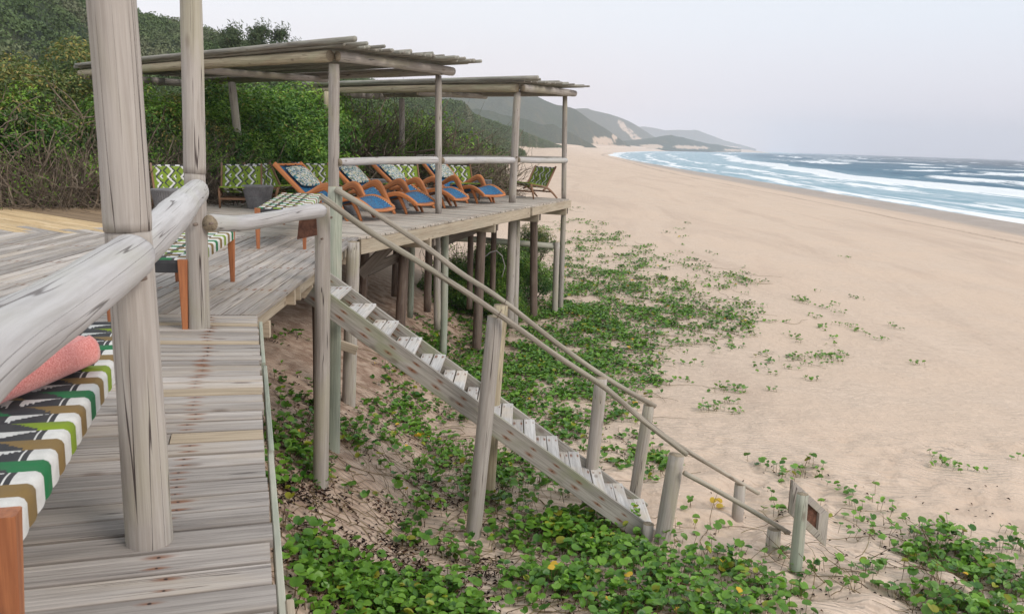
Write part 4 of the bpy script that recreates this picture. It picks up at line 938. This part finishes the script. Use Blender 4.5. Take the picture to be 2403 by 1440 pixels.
shr = {'g': [make_shrub('green_shrub', 1, 'bush', 15000, .042, gold=.06), make_shrub('green_shrub', 2, 'bush', 15000, .042, gold=.03)],
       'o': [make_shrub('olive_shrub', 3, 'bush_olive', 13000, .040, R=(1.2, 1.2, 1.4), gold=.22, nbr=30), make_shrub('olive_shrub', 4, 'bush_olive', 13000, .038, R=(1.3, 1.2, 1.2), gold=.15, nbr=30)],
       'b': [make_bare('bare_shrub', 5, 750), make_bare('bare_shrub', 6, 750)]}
used = {id(x): 0 for v in shr.values() for x in v}
LB = {'g': 'dense bright green shrub', 'o': 'olive shrub with yellowish tips', 'b': 'tangle of bare twigs'}
WH = []
def put(kind, px, py, Y, s_=1.0, where='', rz=None, flat=1.0):
    """a shrub whose crown top reaches picture row py at distance Y"""
    src = shr[kind][len(WH) % 2]; top = at(px, py, Y); hgt = {'g': 1.95, 'o': 2.25, 'b': 1.6}[kind]*s_*flat
    o = src if used[id(src)] == 0 else copy_tree(src); used[id(src)] = 1
    o.location = (top.x, top.y, top.z-hgt); o.scale = (s_, s_, s_*flat); o.rotation_euler = (random.uniform(-.1, .1), random.uniform(-.1, .1), random.uniform(0, 6.28) if rz is None else rz)
    WH.append(where); tag(o, LB[kind]+' '+where, 'shrub', 'coastal thicket shrubs'); return o
# left thicket: (kind, column, row of the top, distance, scale, where)
for a in [('o', -60, 95, 17.0, 1.25, 'cut by the left edge of the photo, upper row'), ('o', 60, 88, 19.0, 1.2, 'tallest at the far left, below the hill'), ('o', 165, 72, 22.0, 1.4, 'rising highest just left of the big near post'),
          ('o', 250, 110, 22.5, 1.4, 'behind the big near post, upper part'), ('g', 25, 215, 16.8, .95, 'in the middle of the left edge'), ('o', 110, 195, 18.6, 1.0, 'left of the big post at half height'),
          ('g', 205, 225, 18.6, .8, 'close to the left side of the big post'), ('b', 20, 300, 16.0, 1.0, 'low at the far left above the yellow boards'), ('b', 110, 330, 15.9, 1.0, 'low beside the yellow deck boards'),
          ('b', 200, 340, 16.0, .95, 'low just left of the big near post'), ('b', -70, 330, 15.8, 1.1, 'cut by the left photo edge, low'), ('b', 60, 395, 15.6, .8, 'at the back edge of the yellow boards'), ('b', 160, 400, 15.7, .8, 'at the back edge of the yellow boards, nearer the post'),
          ('b', 60, 210, 17.4, 1.1, 'between the olive shrubs at the left'), ('b', 225, 250, 20.6, 1.4, 'behind the left side of the big near post'),
          ('g', 345, 200, 18.6, 1.1, 'under the pergola beam between the two near posts, upper'), ('o', 395, 215, 18.5, 1.0, 'between the two near posts below the roof'), ('b', 370, 280, 17.6, 1.1, 'between the two near posts behind the first chair'), ('b', 420, 320, 17.4, .9, 'behind the second near post'),
          ('g', 405, 300, 18.0, .7, 'small, left of the second near post above the first chair'),
          ('g', 500, 188, 20.5, 1.2, 'just right of the second near post under the roof'), ('g', 505, 270, 19.3, 1.0, 'between the second post and the leaning pergola post'), ('g', 560, 320, 19.6, .9, 'low behind the leaning pergola post'),
          ('g', 620, 195, 21.5, 1.3, 'right of the leaning pergola post, upper'), ('g', 640, 265, 20.8, 1.15, 'right of the leaning pergola post, behind the third chair'), ('g', 700, 300, 21.0, 1.1, 'behind the second lounger head, low'), ('g', 700, 200, 23.0, 1.3, 'top row left of the square pergola post'),
          ('g', 755, 215, 23.5, 1.2, 'directly behind the square pergola post'), ('g', 610, 350, 19.8, .9, 'low behind the second green chair'), ('g', 720, 350, 20.9, .9, 'low behind the fourth green chair'),
          ('b', 815, 235, 24.0, 1.35, 'right of the square pergola post, upper'), ('b', 870, 240, 24.5, 1.4, 'in the brown patch under the far roof'), ('b', 850, 310, 23.5, 1.2, 'low in the brown patch behind the loungers'), ('g', 905, 290, 24.5, .8, 'left of the thin rear pergola post'),
          ('b', 960, 245, 25.5, 1.4, 'behind the thin rear pergola post'), ('g', 975, 300, 25.0, .9, 'right of the thin rear pergola post'), ('b', 1010, 275, 26.5, 1.3, 'left of the slim pergola post'), ('b', 1080, 320, 27.5, 1.1, 'right of the slim pergola post, low'),
          ('o', 800, 330, 23.4, 1.0, 'low right of the square pergola post'), ('g', 770, 300, 23.4, 1.0, 'at half height behind the square pergola post'), ('o', 1060, 360, 27.0, .8, 'low behind the last lounger'),
          ('b', 1130, 335, 30.0, 1.2, 'on the dune slope above the far deck rail'), ('o', 1110, 375, 27.0, .6, 'small, above the grey box table'), ('g', 1160, 395, 30, .55, 'small, on the sand edge left of the lone chair')]:
    put(*a)
# shrubs under the far deck and on the dune side
for a in [('g', 1080, 600, 22.5, .85, 'under the far deck between its dark posts'), ('g', 1165, 560, 23.2, .8, 'under the far deck left of the double post'), ('g', 1150, 640, 22.0, .7, 'low under the far deck by the twisted branch'), ('b', 1110, 560, 24, .9, 'under the deck behind the low rail'),
          ('g', 1235, 600, 23.5, .7, 'feathery, just right of the double post under the deck'), ('g', 1190, 690, 21.5, .6, 'low between the double post and the dark post'), ('o', 1260, 520, 27, .6, 'small, beneath the deck corner')]:
    put(*a)
# hillside scrub clumps on the near hills
def scatter(h, n, size, seed, amin, amax, name, label, tmin=.05, tmax=.55, tris=26, lf=.30):
    rg = np.random.default_rng(seed); xx, yy, zz_ = h; na, nr = xx.shape
    i = rg.uniform(0, na-1.01, n); j = rg.uniform(nr*tmin, nr*tmax, n); ii = i.astype(int); jj = j.astype(int)
    fi = i-ii; fj = j-jj
    def bl(a): return a[ii, jj]*(1-fi)*(1-fj)+a[ii+1, jj]*fi*(1-fj)+a[ii, jj+1]*(1-fi)*fj+a[ii+1, jj+1]*fi*fj
    c = np.stack([bl(xx), bl(yy), bl(zz_)], 1); sz = size*rg.uniform(.6, 1.5, n)
    dv = rg.normal(0, 1, (n, tris, 3)); dv /= np.linalg.norm(dv, axis=2)[..., None]; dv[..., 2] = np.abs(dv[..., 2])*.8
    C = (c[:, None, :]+dv*sz[:, None, None]).reshape(-1, 3)
    tone = np.clip(.35+.35*np.repeat(rg.normal(0, 1, n), tris)*.6+.25*dv[..., 2].ravel(), 0, 1); br = np.clip(np.repeat((fbm(c[:, 0]*.05, c[:, 1]*.05, 6)-.5)*4, tris), 0, .8)
    V, Fq, cc = leaf_cloud(C, dv.reshape(-1, 3), size*lf, .6, seed+1, np.stack([tone, br, br*0], 1))
    o = mesh(name, V, Fq, M['scrub'], col=cc); tag(o, label, 'scrub', kind='stuff')
scatter(hA, 5200, 1.0, 4, 0, 0, 'hillside_scrub', 'low dark green scrub covering the steep dune hill behind the thicket', tris=56, lf=.15)
scatter(hB, 3800, 1.3, 5, 0, 0, 'hillside_scrub', 'green scrub covering the foredune spur above the beach', tmin=.02, tris=34, lf=.20)
# feathery casuarinas on the ridge
def casuarina(seed, hgt):
    rg = np.random.default_rng(seed); root = empty('casuarina_tree'); paths = []; C = []; D = []
    tr = wander((0, 0, -2), (.25, 0, 1), hgt+2, 8, .05, rg); paths.append((tr, .12, .02))
    for i in range(46):
        k = rg.integers(2, 9); q = tr[k]; d = Vector((rg.normal(.35, .8), rg.normal(0, .8), rg.uniform(.1, 1.1))); L_ = rg.uniform(.8, 2.2)*(1.25-k/10)
        b = wander(q, d, L_, 5, .15, rg); paths.append((b, .03, .006))
        for p_ in b[1:]:
            for _ in range(12): C.append(np.array(p_)+rg.normal(0, .16, 3)); D.append(rg.normal(0, 1, 3))
    V, Fc = branch_mesh(paths, 3); mesh('trunk', V, Fc, M['twig'], root, g=V)
    C = np.array(C); n = len(C); V, Fq, c = leaf_cloud(C, np.array(D), .16, .10, seed, np.stack([rg.random(n), 0*rg.random(n), 0*rg.random(n)], 1)); mesh('crown', V, Fq, M['needle'], root, col=c)
    return root
RK = ['second', 'fourth', 'fifth', 'seventh', 'eighth', 'tenth', 'eleventh', 'first', 'third', 'sixth', 'ninth']
cs = [casuarina(71, 4.2), casuarina(72, 3.6)]
for i, (px, py, Y, s_) in enumerate([(490, 92, 62, 1.1), (520, 90, 60, 1.1), (548, 84, 60, 1.1), (575, 80, 58, 1.0), (600, 90, 58, 1.0), (625, 104, 57, .8), (648, 116, 57, .7), (462, 100, 64, 1.1), (505, 110, 57, 1.0), (560, 112, 56, 1.0), (610, 122, 55, .8)]):
    o = cs[i] if i < 2 else copy_tree(cs[i % 2]); t = at(px, py, Y); o.location = (t.x, t.y, t.z-3.9*s_); o.scale = (s_, s_, s_); o.rotation_euler = (0, 0, random.uniform(-.6, .6))
    tag(o, RK[i]+' feathery casuarina from the left on the ridge above the pergola', 'tree', 'casuarinas on the ridge')
# hill shoulder on which the casuarinas and the back of the thicket stand
hC = ridge('hill', P_([(300, 175, 62), (400, 150, 62), (480, 120, 62), (560, 130, 61), (640, 138, 61), (720, 165, 60), (800, 205, 60), (900, 250, 58), (1000, 290, 58), (1100, 335, 56), (1180, 375, 55)]), 60, .42, .5, .6, 0, 'dark wooded shoulder just behind the pergola roof', nr=70, na=240, seed=60)
scatter(hC, 3600, .55, 9, 0, 0, 'hillside_scrub', 'dark dense scrub on the shoulder behind the pergola', tmin=.02, tmax=.6, tris=44, lf=.16)
# ------------------------------------------------------------------ beach vines
def vine_leaves(C, Sz, seed, tone, yel, height):
    """two-lobed folded round leaves on upright stalks"""
    rg = np.random.default_rng(seed); n = len(C)
    ang = rg.uniform(0, 2*np.pi, n); tilt = rg.uniform(.05, 1.25, n); fold = rg.uniform(.15, 1.0, n)
    ax = np.stack([np.cos(ang)*np.cos(tilt), np.sin(ang)*np.cos(tilt), -np.sin(tilt)*.5+.15], 1); ax /= np.linalg.norm(ax, axis=1)[:, None]
    up = np.stack([np.cos(ang)*np.sin(tilt)+rg.normal(0, .2, n), np.sin(ang)*np.sin(tilt)+rg.normal(0, .2, n), np.cos(tilt)], 1); up -= (up*ax).sum(1)[:, None]*ax; up /= np.linalg.norm(up, axis=1)[:, None]
    sd_ = np.cross(ax, up)
    half = [(-.55, .0), (-.78, .38), (-.40, .82), (.15, .92), (.62, .66), (.80, .25), (.66, .0)]
    V = []; 
    for side in (1, -1):
        for (a, b) in half:
            lift = np.sin(fold)*b-.12*b*b; wid = np.cos(fold)*b*side
            V.append(C+Sz[:, None]*(ax*a+sd_*wid[:, None]+up*(lift-.10*a*a)[:, None]))
    V.append(C+up*0); V = np.stack(V, 1)  # n,15,3
    k = V.shape[1]; base = np.arange(n)*k; Fq = []
    for s0 in (0, 7):
        for i in range(6):
            tri = (14, s0+i, s0+i+1) if s0 else (14, s0+i+1, s0+i); Fq.append(np.stack([base+tri[0], base+tri[1], base+tri[2]], 1))
    Fq = np.concatenate(Fq)
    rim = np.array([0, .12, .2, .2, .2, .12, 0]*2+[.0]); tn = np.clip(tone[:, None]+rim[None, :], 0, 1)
    col = np.stack([tn, np.repeat(yel[:, None], k, 1), tn*0], 2).reshape(-1, 3)
    V = V.reshape(-1, 3)
    # stalks
    rt = C.copy(); rt[:, 2] -= height; rt[:, 0] += rg.normal(0, .02, n); rt[:, 1] += rg.normal(0, .02, n)
    e = np.array([.0028, 0, 0]); f = np.array([0, .0028, 0])
    SV = np.stack([rt-e, rt+e, C+e*.7, C-e*.7, rt-f, rt+f, C+f*.7, C-f*.7], 1).reshape(-1, 3); sb = np.arange(n)*8
    SF = np.concatenate([np.stack([sb+i, sb+i+1, sb+i+2, sb+i+3], 1) for i in (0, 4)])
    return V, Fq, col, SV, SF
# patches: column, row, half-width, half-height in the picture, plants density per patch count
PT = [(1100, 1405, 430, 50, 900), (1000, 1440, 330, 30, 300), (1250, 1290, 230, 60, 520), (1520, 1370, 280, 70, 620), (1400, 1245, 110, 35, 170), (1720, 1430, 110, 30, 120), (760, 1415, 110, 40, 120),
      (690, 1120, 60, 160, 330), (860, 1180, 130, 110, 330), (960, 1330, 170, 70, 150), (760, 1300, 120, 70, 160), (900, 1010, 140, 70, 260), (1010, 950, 90, 70, 200), (1250, 1110, 130, 50, 260), (1030, 1110, 90, 70, 160), (1180, 1200, 90, 40, 110),
      (700, 960, 60, 100, 120), (670, 830, 50, 60, 18), (1150, 850, 170, 60, 900), (1350, 790, 120, 80, 1100), (1300, 890, 200, 45, 560), (1400, 690, 110, 60, 750), (1335, 640, 55, 80, 420), (1230, 760, 150, 60, 620), (1060, 770, 80, 60, 220), (1000, 860, 80, 50, 160),
      (1480, 700, 160, 60, 900), (1600, 760, 170, 50, 620), (1420, 590, 120, 40, 520), (1700, 740, 90, 40, 160), (1560, 640, 120, 40, 300), (1350, 540, 90, 25, 170), (1730, 660, 60, 20, 120), (1450, 840, 100, 50, 330), (1330, 950, 170, 50, 330), (1520, 880, 60, 40, 110), (1260, 1000, 110, 50, 170),
      (1460, 1040, 90, 60, 80), (1530, 1095, 40, 22, 60), (2310, 1400, 110, 70, 420), (2200, 1310, 100, 50, 150), (2240, 1370, 100, 60, 160), (2080, 1200, 60, 22, 70), (2060, 1240, 50, 20, 22), (2110, 1400, 130, 50, 60), (2200, 1240, 70, 20, 25), (1860, 1380, 120, 60, 34), (1700, 1290, 120, 70, 34), (1800, 1120, 120, 40, 24), (1850, 1170, 50, 30, 10), (2380, 1330, 40, 60, 60),
      (1300, 490, 60, 12, 60), (1250, 440, 60, 14, 50), (1190, 425, 60, 20, 80), (1550, 560, 150, 50, 60), (1900, 700, 120, 80, 30), (1800, 820, 150, 60, 10), (1210, 345, 30, 12, 60)]
rg = np.random.default_rng(99)
Cc = []; Sz = []; tn = []; ye = []; Hh = []; lit = []; run = []
for (px, py, rx, ry, n) in PT:
    # ground ellipse equivalent to the patch
    c = onsand(px, py); ex = onsand(px+rx, py)-c; ey = onsand(px, max(py-ry, 350))-c
    ncl = max(3, int(n*(1.7 if py > 1225 else 1.0 if py > 1150 else (1.5 if px < 1100 and py > 900 else 2.3))*(.5 if px < 1000 and 1080 < py < 1430 else (.62 if px > 1950 else 1))/9)); sc_ = 1.0
    for q in range(ncl):
        while True:
            a, b = rg.uniform(-1, 1, 2)
            if a*a+b*b < 1: break
        P0 = c+ex*a+ey*b
        if float(vnoise(P0.x*2.1, P0.y*2.1, 77)) < (.36 if P0.y < 9 else .28): continue
        if P0.x < -1.0-(P0.y-3)*.2 and P0.y < 7: continue
        m = rg.integers(5, 14); rad = rg.uniform(.08, .22); tone0 = rg.uniform(.0, .6)
        for _ in range(m):
            dx, dy = rg.normal(0, rad, 2); x, y = P0.x+dx, P0.y+dy
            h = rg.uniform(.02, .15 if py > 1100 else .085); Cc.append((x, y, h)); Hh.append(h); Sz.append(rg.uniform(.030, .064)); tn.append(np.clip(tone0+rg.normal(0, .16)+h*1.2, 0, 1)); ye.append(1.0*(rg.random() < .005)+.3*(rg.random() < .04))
        if rg.random() < .22: run.append((P0.x, P0.y))
        if rg.random() < (.9 if px < 1150 and py > 950 else .25): lit.append((P0.x, P0.y))
Cc = np.array(Cc); z = Z(Cc[:, 0], Cc[:, 1]); Cc[:, 2] += z; Hh = np.array(Hh)
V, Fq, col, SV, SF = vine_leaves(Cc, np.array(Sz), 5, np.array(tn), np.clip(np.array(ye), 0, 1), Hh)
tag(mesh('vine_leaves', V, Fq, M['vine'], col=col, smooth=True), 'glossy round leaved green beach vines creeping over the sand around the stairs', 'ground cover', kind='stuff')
# runners and stalks
paths = []
for (x, y) in run:
    a = rg.uniform(0, 6.28); pts = []; d = a
    for i in range(9): x += math.cos(d)*.14; y += math.sin(d)*.14; d += rg.normal(0, .35); pts.append((x, y, float(Z(x, y))+.012+.02*rg.random()))
    paths.append((pts, .005, .003))
for _ in range(260):
    p = onsand(rg.uniform(640, 1300), rg.uniform(980, 1440)); x, y = p.x, p.y; d = rg.uniform(0, 6.28); pts = []
    for i in range(8): x += math.cos(d)*.10; y += math.sin(d)*.10; d += rg.normal(0, .5); pts.append((x, y, float(Z(x, y))+.01+.05*rg.random()*(i > 2)))
    paths.append((pts, .0045, .002))
for _ in range(70):
    p = onsand(rg.uniform(1650, 2300), rg.uniform(1240, 1440)); x, y = p.x, p.y; d = rg.uniform(0, 6.28); pts = []; up_ = rg.random() < .4
    for i in range(6): x += math.cos(d)*.07; y += math.sin(d)*.07; d += rg.normal(0, .5); pts.append((x, y, float(Z(x, y))+.01+(.05*i if up_ else 0)+.02*rg.random()))
    paths.append((pts, .005, .002))
V, Fc = branch_mesh(paths, 3); n0 = len(V); V = np.concatenate([np.array(V), SV]); Fq2 = np.concatenate([np.array(Fc), SF+n0])
tag(mesh('vine_stems', V, Fq2, M['stem'], g=V), 'thin brown vine runners and leaf stalks trailing over the sand', 'ground cover', kind='stuff')
# dark dead leaf litter
C = []
for (x, y) in lit:
    for _ in range(rg.integers(3, 16)): dx, dy = rg.normal(0, .13, 2); C.append((x+dx, y+dy, 0))
for _ in range(2200):
    p = onsand(rg.uniform(640, 1150), rg.uniform(1130, 1440)) if _ % 44 == 0 else p; C.append((p.x+rg.normal(0, .13), p.y+rg.normal(0, .08), 0))
for _ in range(160):
    p = onsand(rg.uniform(1650, 2403), rg.uniform(1130, 1440)); C.append((p.x, p.y, 0))
C = np.array(C); C[:, 2] = Z(C[:, 0], C[:, 1])+rg.uniform(.004, .03, len(C)); n = len(C); pal = np.array([(.02, .013, .012), (.035, .02, .017), (.09, .045, .03), (.18, .09, .05)])
pc = pal[rg.choice(4, n, p=[.5, .3, .14, .06])]; V, Fq, cc = leaf_cloud(C, np.tile([0, 0, 1.], (n, 1)), .024, .28, 55, pc, .6)
tag(mesh('leaf_litter', V, Fq, M['litter'], col=cc), 'dark dried leaves and debris scattered on the sand under the vines', 'leaf litter', kind='stuff')
# big yellow leaves and isolated sprigs, each a plant of its own
def sprig(name, px, py, nl, size, seed, label, yellow=0., grp=None, spread=.10, cat='plant'):
    p = onsand(px, py); r_ = np.random.default_rng(seed); root = empty(name, (p.x, p.y, p.z)); tag(root, label, cat, grp)
    C = r_.normal(0, spread, (nl, 3)); h = r_.uniform(.02, .10, nl); C[:, 2] = h
    V, Fq, col, SV, SF = vine_leaves(C, size*r_.uniform(.8, 1.2, nl), seed, r_.uniform(.25, .75, nl), np.full(nl, yellow)*r_.uniform(.8, 1, nl), h)
    mesh('leaves', V, Fq, M['vine'], root, col=col, smooth=True); tag(mesh('stem', SV, SF, M['stem'], root, g=SV), kind='stuff')
SPR = [(1402+695, 0, 0)]
spr = [(1805, 850, 7), (1813, 877, 5), (1902, 892, 7), (1811, 915, 5), (1857, 846, 8), (1852, 865, 7), (1885, 843, 9), (1910, 838, 14), (1935, 836, 16), (1950, 852, 12), (1975, 832, 10), (1960, 845, 10), (1895, 858, 6), (1858, 790, 9), (1873, 803, 4), (1958, 795, 4), (1960, 812, 4), (2063, 797, 7), (2028, 788, 3),
       (2100, 770, 8), (2088, 765, 4), (2160, 856, 4), (2135, 852, 2), (1968, 735, 9), (1985, 765, 9), (1930, 722, 8), (1915, 745, 9), (1925, 770, 10), (1955, 715, 6), (1780, 718, 8), (1875, 705, 16), (1885, 712, 10), (1750, 690, 4), (1920, 686, 4),
       (1690, 917, 8), (1712, 910, 12), (1735, 918, 14), (1665, 960, 16), (1705, 945, 10), (1718, 965, 10), (1603, 893, 8), (1634, 857, 4), (1603, 855, 4), (1672, 828, 3), (1620, 830, 3), (1990, 605, 5), (1975, 604, 3),
       (2222, 1092, 9), (2210, 1080, 5), (2277, 1104, 8), (1978, 1153, 7), (2385, 1078, 3), (2375, 1256, 5), (2395, 1262, 4), (1560, 1100, 8), (1650, 665, 5), (1700, 640, 5), (1745, 630, 4), (1620, 610, 5), (1680, 600, 4), (1600, 575, 5)]
ORD = ['first', 'second', 'third', 'fourth', 'fifth', 'sixth', 'seventh', 'eighth', 'ninth', 'tenth', 'eleventh', 'twelfth', 'thirteenth', 'fourteenth', 'fifteenth', 'sixteenth', 'seventeenth', 'eighteenth', 'nineteenth', 'twentieth']
def zone(px, py):
    if py > 1050: return 'on the trodden sand at the lower right'
    if py > 890: return 'in the close group right of the far handrail'
    if py > 822: return 'in the long middle beach row'
    if py > 780: return 'just above the middle beach row'
    if py > 700: return 'in the loose upper right group'
    return 'beyond the dense patch'
zs = {}
for a in spr: zs.setdefault(zone(a[0], a[1]), []).append(a)
for zn, lst in zs.items():
    lst.sort()
    for k, (px, py, nl) in enumerate(lst):
        sprig('vine_sprig', px, py, nl, .045, 300+spr.index((px, py, nl)), ORD[k]+' vine sprig from the left '+zn, grp='isolated vine sprigs on the bare sand', spread=.055+.006*nl)
for i, (px, py, lb) in enumerate([(1683, 1192, 'pair of bright yellow vine leaves on the sand behind the stair foot rail'), (1480, 822, 'yellow vine leaf at the edge of the dense green patch'), (824, 1035, 'yellow vine leaf among dark litter right of the tall green stair post'), (980, 1030, 'yellow vine leaf below the middle of the stair stringer')]):
    sprig('yellow_leaf_sprig', px, py, 3, .06, 500+i, lb, 1.0, spread=.04)
# twisted driftwood branch under the deck
p = at(1150, 595, 21.0); bw = branch_mesh([([at(1150, 592, 21), at(1165, 588, 21), at(1178, 600, 21.1), at(1185, 625, 21.2), at(1178, 650, 21.2)], .02, .008), ([at(1150, 592, 21), at(1135, 605, 20.9), at(1122, 600, 20.9)], .015, .006)], 6)
o = mesh('dead_branch', bw[0], bw[1], M['log_pale'], g=bw[0]); tag(o, 'pale twisted dead branch curling out of the shrubs under the deck', 'branch')
# pale branches in the left tangle
paths = []
for i in range(46):
    p = at(random.uniform(-20, 235), random.uniform(250, 470), 15.1+random.random()*.5); paths.append((wander(p, (random.uniform(-1, 1), -.1, random.uniform(-.3, 1)), random.uniform(.5, 1.5), 8, .28, rg), random.uniform(.007, .018), .004))
bw = branch_mesh(paths, 5); o = mesh('dry_branches', bw[0], bw[1], M['twig'], g=bw[0]); tag(o, 'curved pale dry branches sticking out of the thicket at the left', 'branches', kind='stuff')
# ------------------------------------------------------------------ haze
hb = [(-1500, -80, -8), (5200, -80, -8), (5200, 5300, -8), (-1500, 5300, -8), (-1500, -80, 150), (5200, -80, 150), (5200, 5300, 150), (-1500, 5300, 150)]
hm = bpy.data.materials.new('sea_haze'); hm.use_nodes = True; t = hm.node_tree; t.nodes.clear(); oo = t.nodes.new('ShaderNodeOutputMaterial'); pv = t.nodes.new('ShaderNodeVolumePrincipled')
pv.inputs['Color'].default_value = (.89, .91, .98, 1); pv.inputs['Density'].default_value = .00032; pv.inputs['Anisotropy'].default_value = .2; t.links.new(pv.outputs[0], oo.inputs['Volume'])
hz = mesh('haze', hb, [(0, 3, 2, 1), (4, 5, 6, 7), (0, 1, 5, 4), (1, 2, 6, 5), (2, 3, 7, 6), (3, 0, 4, 7)], hm); tag(hz, 'thin pale sea haze over the whole coast', kind='stuff')
